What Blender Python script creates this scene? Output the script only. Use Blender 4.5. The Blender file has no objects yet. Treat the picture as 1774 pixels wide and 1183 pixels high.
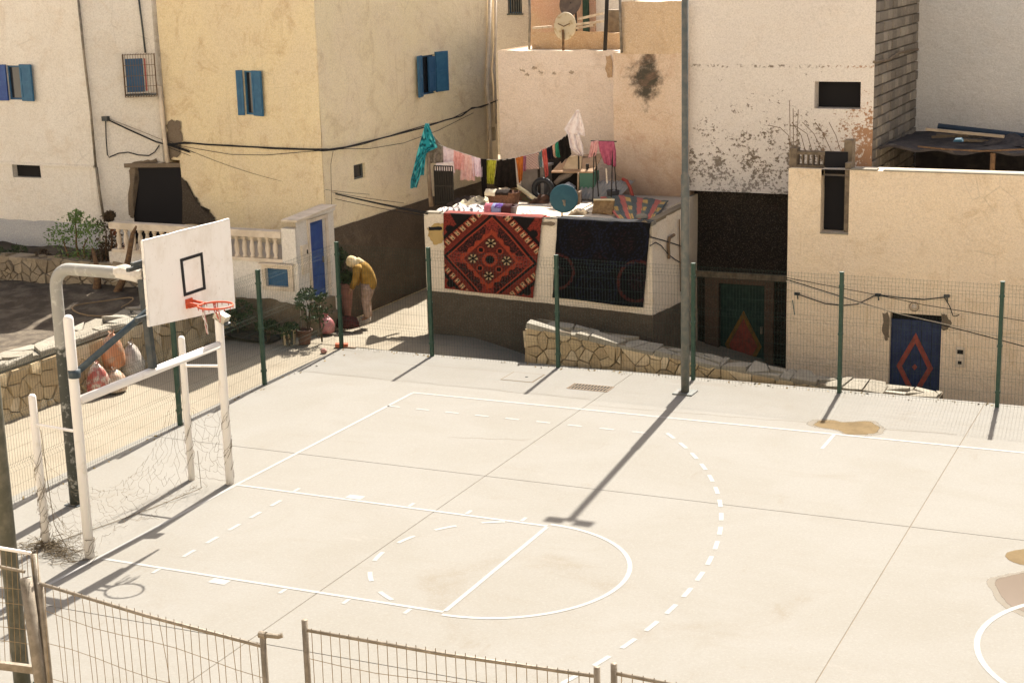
import bpy, math, random
import numpy as np
from mathutils import Vector, Matrix, noise
RR = random.Random(11)
S = bpy.context.scene
COL = S.collection
V = Vector
# ------------------------------------------------------------------ camera
CAM = V((12.776, -16.812, 7.292)); FPX = 2828.15; IW, IH = 1774.0, 1183.0
yaw, pitch, roll = -0.4310, -0.2370, -0.0260
_f = V((math.sin(yaw)*math.cos(pitch), math.cos(yaw)*math.cos(pitch), math.sin(pitch)))
_r = V((math.cos(yaw), -math.sin(yaw), 0)); _u = _r.cross(_f)
_c, _s = math.cos(roll), math.sin(roll)
RT = _r*_c + _u*_s; UP = _u*_c - _r*_s; FW = _f
cd = bpy.data.cameras.new('camera'); cam = bpy.data.objects.new('camera', cd); COL.objects.link(cam)
m = Matrix((RT, UP, -FW)).transposed().to_4x4(); m.translation = CAM
cam.matrix_world = m
cd.sensor_width = 36.0; cd.lens = 36.0*FPX/IW; cd.clip_end = 2000; cd.clip_start = 0.1
S.camera = cam
# ------------------------------------------------------------------ sky, sun, exposure
SUN_EL = math.radians(48.5); SUN_AZ = -0.088
w = bpy.data.worlds.new('World'); S.world = w; w.use_nodes = True
nt = w.node_tree; bg = nt.nodes['Background']
sky = nt.nodes.new('ShaderNodeTexSky'); sky.sky_type = 'NISHITA'; sky.sun_disc = False
sky.sun_elevation = SUN_EL; sky.sun_rotation = SUN_AZ; sky.dust_density = 6.0; sky.air_density = 1.0; sky.ozone_density = 0.2
nt.links.new(sky.outputs[0], bg.inputs[0]); bg.inputs[1].default_value = 0.065
sl = bpy.data.lights.new('sun', 'SUN'); sl.energy = 5.0; sl.angle = math.radians(0.5); sl.color = (1.0, 0.94, 0.85)
so = bpy.data.objects.new('sun', sl); COL.objects.link(so)
ts = V((math.sin(SUN_AZ)*math.cos(SUN_EL), math.cos(SUN_AZ)*math.cos(SUN_EL), math.sin(SUN_EL)))
so.rotation_euler = (-ts).to_track_quat('-Z', 'Y').to_euler(); so.location = (0, 0, 60)
vs = S.view_settings; vs.view_transform = 'Standard'; vs.look = 'None'; vs.exposure = 1.48; vs.gamma = 1.0; vs.use_curve_mapping = False
S.cycles.max_bounces = 8; S.cycles.diffuse_bounces = 5

# ------------------------------------------------------------------ survey helpers: where a sight line meets a known plane
def ray(px, py):
    return RT*((px-IW/2)/FPX) - UP*((py-IH/2)/FPX) + FW
def on(px, py, ax, val):
    d = ray(px, py); return CAM + d*((val-CAM[ax])/d[ax])
def G(px, py, z=0.0): return on(px, py, 2, z)
def onp(px, py, P, N):
    d = ray(px, py); return CAM + d*((P-CAM).dot(N)/d.dot(N))
# ------------------------------------------------------------------ object helpers
ORG = {}
def tag(o, label=None, cat=None, group=None, kind=None):
    if label: o['label'] = label
    if cat: o['category'] = cat
    if group: o['group'] = group
    if kind: o['kind'] = kind
    return o
def thing(name, label, cat, loc, group=None):
    o = bpy.data.objects.new(name, None); COL.objects.link(o); o.empty_display_size = 0.2
    o.location = loc; ORG[o] = V(loc); return tag(o, label, cat, group)
class MB:
    def __init__(s): s.v = []; s.f = []; s.m = []; s.c = None
    def add(s, vs_, fs, mi=0):
        n = len(s.v); s.v += [tuple(p) for p in vs_]; s.f += [tuple(i+n for i in f) for f in fs]; s.m += [mi]*len(fs); return s
    def box(s, a, b, mi=0):
        x0, y0, z0 = a; x1, y1, z1 = b
        return s.add([(x0,y0,z0),(x1,y0,z0),(x1,y1,z0),(x0,y1,z0),(x0,y0,z1),(x1,y0,z1),(x1,y1,z1),(x0,y1,z1)],
              [(0,3,2,1),(4,5,6,7),(0,1,5,4),(1,2,6,5),(2,3,7,6),(3,0,4,7)], mi)
    def obox(s, c, ax, ay, az, mi=0, ch=0.0):
        c = V(c); ax, ay, az = V(ax), V(ay), V(az)
        pts = [c+ax*i+ay*j+az*k for k in (-1,1) for i,j in ((-1,-1),(1,-1),(1,1),(-1,1))]
        return s.add(pts, [(0,3,2,1),(4,5,6,7),(0,1,5,4),(1,2,6,5),(2,3,7,6),(3,0,4,7)], mi)
    def bar(s, a, b, w_, h_, up=(0,0,1), mi=0):
        a, b = V(a), V(b); d = (b-a); L = d.length; d.normalize(); u = V(up)
        if abs(d.dot(u)) > .98: u = V((0,1,0))
        sd = d.cross(u).normalized(); u2 = sd.cross(d)
        return s.obox((a+b)/2, d*L/2, sd*w_/2, u2*h_/2, mi)
    def tube(s, pts, r, n=8, mi=0, cap=True):
        pts = [V(p) for p in pts]; rs = r if isinstance(r, (list, tuple)) else [r]*len(pts)
        t = (pts[1]-pts[0]).normalized(); u = t.cross(V((0,0,1)))
        if u.length < .1: u = t.cross(V((0,1,0)))
        u.normalize(); rings = []
        for i, p in enumerate(pts):
            a = pts[max(i-1,0)]; b = pts[min(i+1,len(pts)-1)]; t2 = (b-a)
            if t2.length > 1e-9: t = t2.normalized()
            u = (u - t*u.dot(t))
            u = u.normalized() if u.length > 1e-6 else t.orthogonal().normalized()
            w_ = t.cross(u)
            rings.append([p + (u*math.cos(2*math.pi*k/n)+w_*math.sin(2*math.pi*k/n))*rs[i] for k in range(n)])
        vs_ = [p for rg in rings for p in rg]; fs = []
        for i in range(len(rings)-1):
            for k in range(n):
                k2 = (k+1)%n; fs.append((i*n+k, i*n+k2, (i+1)*n+k2, (i+1)*n+k))
        if cap: fs += [tuple(range(n-1,-1,-1)), tuple((len(rings)-1)*n+k for k in range(n))]
        return s.add(vs_, fs, mi)
    def lathe(s, c, prof, n=16, mi=0, axis=(0,0,1), cap=True):
        c = V(c); ax = V(axis).normalized(); u = ax.orthogonal().normalized(); w_ = ax.cross(u)
        vs_ = [c + ax*z + (u*math.cos(2*math.pi*k/n)+w_*math.sin(2*math.pi*k/n))*r for r, z in prof for k in range(n)]
        fs = []
        for i in range(len(prof)-1):
            for k in range(n): k2=(k+1)%n; fs.append((i*n+k, i*n+k2, (i+1)*n+k2, (i+1)*n+k))
        if cap: fs += [tuple(range(n-1,-1,-1)), tuple((len(prof)-1)*n+k for k in range(n))]
        return s.add(vs_, fs, mi)
    def prism(s, pts, d, mi=0):
        pts = [V(p) for p in pts]; d = V(d); n = len(pts)
        return s.add(pts+[p+d for p in pts], [tuple(range(n-1,-1,-1)), tuple(range(n,2*n))]+[(i,(i+1)%n,(i+1)%n+n,i+n) for i in range(n)], mi)
    def grid(s, fn, nu, nv, mi=0):
        return s.add([fn(i/nu, j/nv) for j in range(nv+1) for i in range(nu+1)],
              [(j*(nu+1)+i, j*(nu+1)+i+1, (j+1)*(nu+1)+i+1, (j+1)*(nu+1)+i) for j in range(nv) for i in range(nu)], mi)
    def build(s, name, mats, parent=None, smooth=False, solid=0.0, label=None):
        if not isinstance(mats, (list, tuple)): mats = [mats]
        if parent is not None: o0 = ORG[parent]
        else:
            a = np.array(s.v); o0 = V(((a[:,0].min()+a[:,0].max())/2, (a[:,1].min()+a[:,1].max())/2, a[:,2].min()))
        me = bpy.data.meshes.new(name)
        me.from_pydata([(p[0]-o0[0], p[1]-o0[1], p[2]-o0[2]) for p in s.v], [], s.f)
        for mm in mats: me.materials.append(mm)
        if len(mats) > 1: me.polygons.foreach_set('material_index', s.m)
        if smooth: me.polygons.foreach_set('use_smooth', [True]*len(s.f))
        if s.c is not None:
            at = me.color_attributes.new('print', 'FLOAT_COLOR', 'POINT')
            at.data.foreach_set('color', np.c_[np.array(s.c), np.ones(len(s.c))].astype(np.float32).ravel())
        me.update()
        o = bpy.data.objects.new(name, me); COL.objects.link(o)
        if parent is not None: o.parent = parent
        else: o.location = o0
        if solid:
            md = o.modifiers.new('thickness', 'SOLIDIFY'); md.thickness = solid; md.offset = 0
        ORG[o] = V(o0)
        if label: o['label'] = label
        return o
def copy_tree(o, loc=None, parent=None):
    c = o.copy(); COL.objects.link(c)
    if parent is not None: c.parent = parent
    if loc is not None: c.location = loc
    for ch in list(o.children): copy_tree(ch, None, c)
    return c
def fb(p, sc=1.0, oc=3):
    return noise.fractal(V(p)*sc, 1.0, 2.0, oc)
# ------------------------------------------------------------------ material helpers
def lin(h):
    h = h.lstrip('#'); r = []
    for i in (0,2,4):
        c = int(h[i:i+2],16)/255; r.append(c/12.92 if c <= .04045 else ((c+.055)/1.055)**2.4)
    return tuple(r)
def C4(c): return (*(lin(c) if isinstance(c, str) else c), 1.0)
class NM:
    def __init__(s, name, rough=.85, spec=.3, metal=0.0):
        s.mat = bpy.data.materials.new(name); s.mat.use_nodes = True; s.nt = s.mat.node_tree
        s.b = s.nt.nodes['Principled BSDF']; s.b.inputs['Roughness'].default_value = rough
        s.b.inputs['Specular IOR Level'].default_value = spec; s.b.inputs['Metallic'].default_value = metal
        s.pos = s.nt.nodes.new('ShaderNodeNewGeometry').outputs['Position']
    def map(s, scale=(1,1,1), vec=None, rot=(0,0,0)):
        n = s.nt.nodes.new('ShaderNodeMapping'); n.inputs['Scale'].default_value = scale; n.inputs['Rotation'].default_value = rot
        s.nt.links.new(vec or s.pos, n.inputs['Vector']); return n.outputs[0]
    def noise(s, scale, detail=4, vec=None, rough=.6, dist=0.0):
        n = s.nt.nodes.new('ShaderNodeTexNoise'); n.inputs['Scale'].default_value = scale; n.inputs['Detail'].default_value = detail
        n.inputs['Roughness'].default_value = rough; n.inputs['Distortion'].default_value = dist
        s.nt.links.new(vec or s.pos, n.inputs['Vector']); return n.outputs['Fac']
    def vor(s, scale, vec=None, feature='F1', out='Distance', rnd=1.0):
        n = s.nt.nodes.new('ShaderNodeTexVoronoi'); n.feature = feature; n.inputs['Scale'].default_value = scale; n.inputs['Randomness'].default_value = rnd
        s.nt.links.new(vec or s.pos, n.inputs['Vector']); return n.outputs[out]
    def ramp(s, fac, a, b, va=0.0, vb=1.0):
        n = s.nt.nodes.new('ShaderNodeMapRange'); n.inputs['From Min'].default_value = a; n.inputs['From Max'].default_value = b
        n.inputs['To Min'].default_value = va; n.inputs['To Max'].default_value = vb; n.interpolation_type = 'SMOOTHSTEP'
        s.nt.links.new(fac, n.inputs['Value']); return n.outputs[0]
    def math(s, op, a, b=None):
        n = s.nt.nodes.new('ShaderNodeMath'); n.operation = op
        for i, x in enumerate((a, b)):
            if x is None: continue
            if isinstance(x, (int, float)): n.inputs[i].default_value = x
            else: s.nt.links.new(x, n.inputs[i])
        return n.outputs[0]
    def sep(s, vec=None):
        n = s.nt.nodes.new('ShaderNodeSeparateXYZ'); s.nt.links.new(vec or s.pos, n.inputs[0]); return n.outputs
    def mix(s, fac, a, b, mode='MIX'):
        n = s.nt.nodes.new('ShaderNodeMix'); n.data_type = 'RGBA'; n.blend_type = mode
        for i, x in ((0, fac), (6, a), (7, b)):
            if isinstance(x, (int, float)): n.inputs[i].default_value = x
            elif isinstance(x, (str, tuple)): n.inputs[i].default_value = C4(x)
            else: s.nt.links.new(x, n.inputs[i])
        return n.outputs[2]
    def bump(s, h, strength=.3, dist=.02):
        n = s.nt.nodes.new('ShaderNodeBump'); n.inputs['Strength'].default_value = strength; n.inputs['Distance'].default_value = dist
        s.nt.links.new(h, n.inputs['Height'])
        if s.b.inputs['Normal'].is_linked: s.nt.links.new(s.b.inputs['Normal'].links[0].from_socket, n.inputs['Normal'])
        s.nt.links.new(n.outputs[0], s.b.inputs['Normal']); return s
    def rnd(s):
        return s.nt.nodes.new('ShaderNodeObjectInfo').outputs['Random']
    def attr(s, name):
        n = s.nt.nodes.new('ShaderNodeAttribute'); n.attribute_name = name; return n.outputs['Color']
    def col(s, c):
        if isinstance(c, (str, tuple)): s.b.inputs['Base Color'].default_value = C4(c)
        else: s.nt.links.new(c, s.b.inputs['Base Color'])
        return s
def simple(name, c, c2=None, scale=6.0, rough=.8, bump=0.0, bscale=40, metal=0.0, spec=.3, lo=.4, hi=.65, vec=None):
    n = NM(name, rough, spec, metal)
    if c2: n.col(n.mix(n.ramp(n.noise(scale, 5), lo, hi), c, c2))
    else: n.col(n.mix(n.noise(scale, 4), c, n.mix(.25, c, (0,0,0))))
    if bump: n.bump(n.noise(bscale, 3), bump)
    return n.mat
def plaster(name, c1, c2, stain, streak=None, st_amt=.5, sk_amt=.5, bump=.35, speck=None, sp_lo=.66, big=.7, extra=None, k=1.1):
    K = lambda c: tuple(min(.86, x*k) for x in c) if c else c
    c1, c2, stain, streak = K(c1), K(c2), K(stain), K(streak)
    n = NM(name, .92, .15)
    c = n.mix(n.ramp(n.noise(big, 6, dist=.6), .35, .68), c1, c2)
    a = n.ramp(n.noise(1.7, 9, rough=.75, dist=1.0), .48, .70, 0, st_amt); c = n.mix(a, c, stain)
    if streak:
        sv = n.map((5.5, 5.5, .28)); a = n.math('MULTIPLY', n.ramp(n.noise(1.0, 5, sv, .7), .55, .78, 0, sk_amt), n.ramp(n.noise(.5, 2), .4, .6)); c = n.mix(a, c, streak)
    if speck:
        a = n.ramp(n.noise(9, 6, rough=.75), sp_lo, sp_lo+.03); a = n.math('MULTIPLY', a, n.ramp(n.noise(1.1, 3), .45, .6)); c = n.mix(a, c, speck)
    cr = n.ramp(n.vor(1.15, n.map((1,1,.8)), 'DISTANCE_TO_EDGE'), .0, .010, .3, 0); c = n.mix(n.math('MULTIPLY', cr, n.ramp(n.noise(.8, 3), .52, .62)), c, n.mix(.65, c, (.06,.045,.03)))
    c = n.mix(n.ramp(n.noise(14, 6, rough=.8), .60, .72, 0, .3), c, stain)
    c = n.mix(n.ramp(n.noise(30, 3, rough=.8), .40, .66, 0, .36), c, n.mix(.5, c, (.10,.07,.04))); c = n.mix(n.ramp(n.noise(37, 3, n.map((1,1,1), None, (1,2,3)), .8), .50, .68, 0, .28), c, (.84,.78,.68) if min(c1) > .2 else (.3,.25,.2))
    g = n.noise(120, 2); c = n.mix(n.ramp(g, .3, .7, 0, .22), c, n.mix(.5, c, (0.02,0.015,0.01)))
    if extra: c = extra(n, c)
    n.col(c); n.bump(n.noise(22, 6, rough=.65), bump*1.5, .03); n.bump(n.noise(4.0, 4, n.map((1,1,1.6))), .4, .08)
    return n.mat
# ================================================================== materials
def concrete(name, c1, c2, stain, dirt=.35):
    n = NM(name, .9, .2)
    c = n.mix(n.ramp(n.noise(.55, 7, rough=.65, dist=.8), .35, .7), c1, c2)
    c = n.mix(n.ramp(n.noise(.33, 5, rough=.6, dist=1.5), .56, .8, 0, dirt), c, stain)
    c = n.mix(n.ramp(n.noise(2.6, 8, rough=.75), .58, .76, 0, dirt*.6), c, stain)
    sv = n.map((.7, 4.0, 1)); c = n.mix(n.ramp(n.noise(1.0, 5, sv), .55, .8, 0, .18), c, stain)
    c = n.mix(n.ramp(n.noise(55, 3), .62, .72, 0, .25), c, stain)
    c = n.mix(n.ramp(n.noise(7, 4, rough=.8), .70, .74, 0, .35), c, stain)
    c = n.mix(n.ramp(n.noise(26, 4, rough=.85), .42, .68, 0, .5), c, n.mix(.45, c, stain)); c = n.mix(n.ramp(n.noise(33, 3, n.map((1,1,1), None, (1,2,3)), .8), .50, .68, 0, .35), c, tuple(min(.8, x*1.25) for x in c1))
    c = n.mix(n.ramp(n.noise(190, 2), .62, .70, 0, .30), c, (.09,.07,.05)); c = n.mix(n.ramp(n.noise(1.6, 9, n.map((1,.35,1), None, (0,0,.5)), .8), .60, .66, 0, .22), c, stain); c = n.mix(n.ramp(n.noise(1.3, 9, n.map((.4,1,1), None, (0,0,-.4)), .8), .61, .66, 0, .20), c, (.27,.25,.22))
    n.col(c); n.bump(n.noise(90, 4), .25, .006); n.bump(n.noise(9, 4), .15, .01); return n.mat
M_SLAB = concrete('court_concrete', (.195,.186,.165), (.182,.171,.147), (.140,.112,.075), .5)
M_STREET = concrete('street_concrete', (.245,.212,.158), (.20,.17,.122), (.135,.105,.07), .6)
M_KERB = concrete('kerb_concrete', (.19,.15,.10), (.165,.13,.085), (.13,.10,.065))
def paintmat():
    n = NM('court_paint', .7, .3); c = n.mix(n.ramp(n.noise(14, 6, rough=.8), .50, .66, 0, .75), (.25,.243,.226), (.197,.186,.16)); n.col(c); n.bump(n.noise(80,3), .15, .004); return n.mat
M_PAINT = paintmat()
M_SOIL = simple('garden_soil', (.06,.045,.03), (.12,.095,.065), 3.0, .95, .8, 18)
M_EARTH = simple('dry_earth', (.30,.23,.15), (.22,.17,.11), .8, .95, .5, 12)
M_WHITE_MET = simple('white_painted_steel', (.74,.70,.65), (.60,.54,.46), 5, .5, .1, 60, spec=.4, lo=.55, hi=.8)
M_GREEN = simple('green_painted_steel', (.016,.045,.030), (.03,.06,.04), 9, .5, .1)
M_GREY_MET = simple('grey_painted_steel', (.085,.095,.085), (.14,.13,.11), 7, .5, .15, 50)
M_DGREY = simple('dark_grey_steel', (.035,.045,.048), (.07,.07,.065), 8, .55, .1)
M_GALV = simple('rusting_galvanised_steel', (.17,.145,.11), (.26,.22,.17), 9, .55, .2, 60, metal=.3)
M_WIRE = simple('fence_wire', (.02,.045,.03), None, 5, .6)
M_RUSTW = simple('rusty_wire', (.16,.105,.06), None, 5, .7)
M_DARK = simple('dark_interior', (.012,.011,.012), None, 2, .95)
M_BLACK = simple('black_rubber', (.014,.014,.015), None, 5, .6)
M_ORANGE = simple('orange_paint', (.55,.085,.03), (.40,.06,.025), 12, .5)
M_BLUE = simple('blue_shutter_paint', (.026,.098,.185), (.036,.122,.21), 8, .55, .15, 30)
M_DBLUE = simple('dark_blue_shutter_paint', (.022,.075,.155), (.03,.09,.18), 8, .55, .15, 30)
M_BLUED = simple('blue_door_paint', (.025,.06,.22), (.035,.085,.25), 6, .5, .15, 30)
M_NAVY = simple('navy_door_paint', (.014,.023,.065), (.02,.033,.085), 8, .55, .2, 25)
M_GREEND = simple('green_door_paint', (.013,.032,.026), (.02,.045,.035), 8, .55, .2, 25)
M_RED = simple('red_door_paint', (.25,.05,.035), (.16,.04,.03), 10, .6)
M_YEL = simple('ochre_door_paint', (.20,.10,.02), (.12,.07,.02), 12, .6)
M_GLASS = simple('dark_window_glass', (.02,.023,.028), None, 3, .12, spec=.6)
M_BARK = simple('dry_bark', (.10,.06,.035), (.17,.10,.05), 12, .95, .6, 40)
def leafm(name, a, b):
    n = NM(name, .7, .25); n.col(n.mix(n.noise(7, 3), n.mix(n.ramp(n.noise(2.2,3), .35,.65), a, b), b)); return n.mat
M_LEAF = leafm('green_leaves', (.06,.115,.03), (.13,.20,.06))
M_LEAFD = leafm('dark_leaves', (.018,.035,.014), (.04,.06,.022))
M_LEAFR = leafm('russet_leaves', (.14,.035,.02), (.20,.07,.03))
M_DRY = leafm('dry_twigs', (.075,.05,.03), (.05,.035,.02))
M_NETM = simple('weathered_net_cord', (.15,.115,.07), None, 9, .9)

# ================================================================== ground, street, court
def sheet(name, x0, x1, y0, y1, st, h, m_, kind='structure'):
    nx = max(1, int((x1-x0)/st)); ny = max(1, int((y1-y0)/st)); b = MB()
    def fn(u, v):
        x = x0+(x1-x0)*u; y = y0+(y1-y0)*v; return (x, y, h(x, y))
    b.grid(fn, nx, ny); o = b.build(name, m_, smooth=True); return tag(o, kind=kind)
def ss(t): t = max(0, min(1, t)); return t*t*(3-2*t)
sheet('ground', -300, 300, -300, 300, 20, lambda x, y: -1.9, M_EARTH)
M_BOUNCE_HILL = simple('pale_bounce_hillside', (.56,.50,.405), (.45,.39,.30), .08, .95, .5, 2)
sheet('bounce_hillside', -180, 190, -150, -21, 4, lambda x, y: -1.95+.74*max(0, min(78, -21.5-y))*(.9+.25*fb((x*.02,y*.02,0),1))+2.0*fb((x*.07,y*.07,2),1)*ss((-24-y)/12), M_BOUNCE_HILL)  # added unseen slope behind the camera, bounces sun onto the shaded fronts
def lane_z(x, y): return -1.46*max(0, min(1, (x+1.0)/6.2)) - .014 - .16*ss((y-9.6)/2.2) + .012*fb((x,y,3),.8)
sheet('street', -5.75, -2.72, -14, 26, .3, lambda x, y: lane_z(min(x,-1.0), y), M_STREET)
sheet('lane', -2.72, 22, 9.232, 26, .35, lane_z, M_STREET)
# court: slabs with recessed joints on a base
b = MB(); b.box((-2.72, -6.6, -1.9), (27.1, 9.23, -.007)); COURT = tag(b.build('court', M_KERB), kind='structure')
xs = [-2.72, 3.15, 9.13, 15.1, 21.1, 27.1]; ys = [-6.6, -2.98, 3.09, 9.23]
for i in range(5):
    for j in range(3):
        g = .0042; b = MB()
        x0, x1, y0, y1 = xs[i]+g, xs[i+1]-g, ys[j]+g, ys[j+1]-g; c = .004
        P = [(x0,y0,-.04),(x1,y0,-.04),(x1,y1,-.04),(x0,y1,-.04),(x0,y0,-c),(x1,y0,-c),(x1,y1,-c),(x0,y1,-c),(x0+c,y0+c,0),(x1-c,y0+c,0),(x1-c,y1-c,0),(x0+c,y1-c,0)]
        b.add(P, [(8,9,10,11)]+[(a, (a+1)%4, (a+1)%4+4, a+4) for a in range(4)]+[(a+4, (a+1)%4+4, (a+1)%4+8, a+8) for a in range(4)])
        b.build('slab', M_SLAB, COURT)
# faint shrinkage cracks as thin recess strips of dirt
M_CRACK = simple('crack_dirt', (.15,.108,.06), None, 20, .95)
def strip(pts, w_, z, mi=0, b=None):
    b = b or MB(); pts = [V((p[0],p[1],0)) for p in pts]; vs_ = []
    for i, p in enumerate(pts):
        t = (pts[min(i+1,len(pts)-1)]-pts[max(i-1,0)]).normalized(); nn = V((-t.y,t.x,0))
        vs_ += [p+nn*w_/2+V((0,0,z)), p-nn*w_/2+V((0,0,z))]
    b.add(vs_, [(2*i, 2*i+1, 2*i+3, 2*i+2) for i in range(len(pts)-1)], mi); return b
def wig(a, c, n, amp, seed):
    r = random.Random(seed); a, c = V(a), V(c); d = (c-a); nn = V((-d.y,d.x,0)).normalized()
    return [a+d*i/n+nn*r.uniform(-amp,amp) for i in range(n+1)]
for k, (a, c, n_) in enumerate([((3.2,6.98,0),(9,7.3,0),30),((-2.5,7.35,0),(3.1,7.32,0),26),((-1.4,8.4,0),(1.1,8.52,0),12),((1.8,4.6,0),(3.05,4.9,0),10)]):
    strip(wig(a, c, n_, .03, k), .007, .0012).build('crack', M_CRACK, COURT)
ZP = .004; LW = .056
def line(pts, w_=LW, name='painted_line'): return strip(pts, w_, ZP).build(name, M_PAINT, COURT)
line([(0.08,6.72),(26,6.72)]); line([(0.09,6.69),(0.0,1.6),(-.02,-1.5),(-.06,-5.6)])
for s in (1,-1): line([(0.03,1.52*s),(4.79,1.50*s)])
line([(4.80,1.47),(4.80,-1.47)])
def arc(cx, cy, r, a0, a1, n, w_=LW, name='painted_line'):
    return line([(cx+r*math.cos(math.radians(a0+(a1-a0)*i/n)), cy+r*math.sin(math.radians(a0+(a1-a0)*i/n))) for i in range(n+1)], w_, name)
arc(4.81, 0, 1.57, -90, 90, 40)
for a in (118, 141.6, 164.5, 188.4, 212.8, 236.9): arc(4.81, 0, 1.575, a-5.6, a+5.6, 5, .058, 'painted_dash')
arc(12.12, 0, 1.66, 0, 360, 80, .062)
line([(12.12,-6.5),(12.12,6.69)])
for s in (1,-1):
    for x in (.93, 2.74, 3.6, 4.4): line([(x, s*1.55),(x, s*1.70)], .05, 'painted_tick')
    line([(1.74, s*1.635),(1.98, s*1.635)], .15, 'painted_block')
for k in range(5): line([(.96, -.98+.505*k-.125),(.96, -.98+.505*k+.125)], .056, 'painted_dash')
for k in range(9): x = .18+.537*k; line([(x-.118, 5.855-.004*k),(x+.124, 5.85-.004*k)], .05, 'painted_dash')
for k in range(36):
    a = 41.35-3.43*k; arc(-1.62, 0, 8.8, a-.98, a+.9, 3, .058, 'painted_dash')
line([(7.29,6.68),(7.29,5.94)], .052, 'painted_tick')
# puddles, drain, manhole
def puddle(name, px, lab, m_, z=.0030):
    P = [G(*p) for p in px]; c = sum(P, V())/len(P); ring = []
    n = len(P)
    for i in range(n):
        for t in range(5):
            t /= 5; p0, p1, p2, p3 = P[i-1], P[i], P[(i+1)%n], P[(i+2)%n]
            q_ = .5*((2*p1)+(p2-p0)*t+(2*p0-5*p1+4*p2-p3)*t*t+(3*p1-p0-3*p2+p3)*t**3)
            d = (q_-c); q_ = c+d*(1+.07*fb(q_, 5.0)); q_.z = z; ring.append(q_)
    b = MB(); c.z = z; n = len(ring); lv = ((1.0, 0), (.93, .35), (.86, .8), (.75, 1.0))
    b.add([c+(p-c)*k for k, a in lv for p in ring]+[c], [(i+j*n, (i+1)%n+j*n, (i+1)%n+(j+1)*n, i+(j+1)*n) for j in range(3) for i in range(n)]+[(i+3*n, (i+1)%n+3*n, 4*n) for i in range(n)])
    b.c = [(a, a, a) for k, a in lv for p in ring]+[(1, 1, 1)]
    return tag(b.build(name, m_), lab, None, None, 'structure')
def feather(n, amt=1.0):
    f = n.sep(n.attr('print'))[0]; a = n.math('ADD', f, n.math('MULTIPLY', n.math('SUBTRACT', n.noise(16, 6, rough=.75), .5), 1.1))
    n.nt.links.new(n.math('MULTIPLY', n.ramp(a, .25, .62), amt), n.b.inputs['Alpha'])
nm = NM('damp_concrete', .95, .05); cc = nm.mix(nm.ramp(nm.noise(3,6,rough=.7), .4,.65), (.155,.112,.06), (.125,.09,.048)); nm.col(cc); feather(nm); M_DAMP = nm.mat
nm = NM('damp_rim', .85, .2); cc = nm.mix(nm.ramp(nm.noise(4,6,rough=.7), .4,.65), (.203,.178,.140), (.190,.162,.122)); nm.col(cc); feather(nm, .7); M_RIM = nm.mat
nm = NM('standing_water', .12, .4); nm.col((.135,.105,.08)); nm.bump(nm.noise(6,2), .02, .005); feather(nm); M_WATER = nm.mat
P1 = [(1405,735),(1415,728),(1440,727),(1462,731),(1505,729),(1522,736),(1528,744),(1520,752),(1495,754),(1465,752),(1450,745),(1420,741)]
def scalepx(P, k): 
    cx = sum(p[0] for p in P)/len(P); cy = sum(p[1] for p in P)/len(P); return [(cx+(x-cx)*k, cy+(y-cy)*k) for x, y in P]
puddle('puddle_rim', scalepx(P1,1.18), 'drying edge of the puddle by the far sideline', M_RIM, .0018); puddle('puddle', P1, 'shallow brown puddle by the far sideline', M_DAMP)
P2 = [(1800,950),(1752,953),(1740,962),(1750,973),(1775,980),(1800,982)]
P3 = [(1810,992),(1745,996),(1722,1004),(1726,1020),(1738,1040),(1760,1056),(1810,1066)]
puddle('puddle_rim', [(1830,1078),(1760,1066),(1726,1042),(1710,1015),(1706,1002),(1724,996),(1760,989),(1830,982)], 'drying edge of the puddle by the centre circle', M_RIM, .0018)
puddle('puddle', P2, 'small damp patch at the right edge of the court', M_DAMP); puddle('puddle', P3, 'puddle by the centre circle reflecting the houses', M_WATER)
# drain grate
t = thing('drain_grate', 'rusty rectangular drain grate set in the court near the far fence', 'drain grate', (2.82, 8.0, 0))
b = MB(); x0,x1,y0,y1 = 2.44,3.18,7.82,8.17
for a,c in (((x0,y0,.0),(x1,y0+.025,.008)),((x0,y1-.025,0),(x1,y1,.008)),((x0,y0+.025,0),(x0+.025,y1-.025,.008)),((x1-.025,y0+.025,0),(x1,y1-.025,.008)),((x0+.025,7.985,0),(x1-.025,8.005,.008))): b.box(a,c)
b.build('grate_frame', M_RUSTW, t)
b = MB(); b.add([(x0+.025,y0+.025,.002),(x1-.025,y0+.025,.002),(x1-.025,y1-.025,.002),(x0+.025,y1-.025,.002)], [(0,1,2,3)]); b.build('drain_hole', M_DARK, t)
for k in range(12):
    x = x0+.055+k*.0575
    for ya, yb in ((y0+.025,7.985),(8.005,y1-.025)):
        b = MB(); b.box((x-.010,ya,.003),(x+.010,yb,.0085)); b.build('grate_bar', M_KERB, t)
t = thing('inspection_cover', 'square concrete inspection cover flush with the court near the far fence', 'inspection cover', (1.43,8.25,0))
b = MB(); b.box((1.15,8.0,-.004),(1.72,8.52,.005)); b.build('cover', M_SLAB, t)
b = MB()
for a,c in (((1.13,7.98,.0),(1.74,7.998,.0025)),((1.13,8.522,0),(1.74,8.54,.0025)),((1.13,7.998,0),(1.148,8.522,.0025)),((1.722,7.998,0),(1.74,8.522,.0025))): b.box(a,c)
b.build('cover_joint', M_CRACK, t)
b = MB(); b.lathe((1.5,8.28,.003), [(.03,0),(.03,.004)], 10); b.build('lifting_hole', M_DARK, t)
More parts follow.
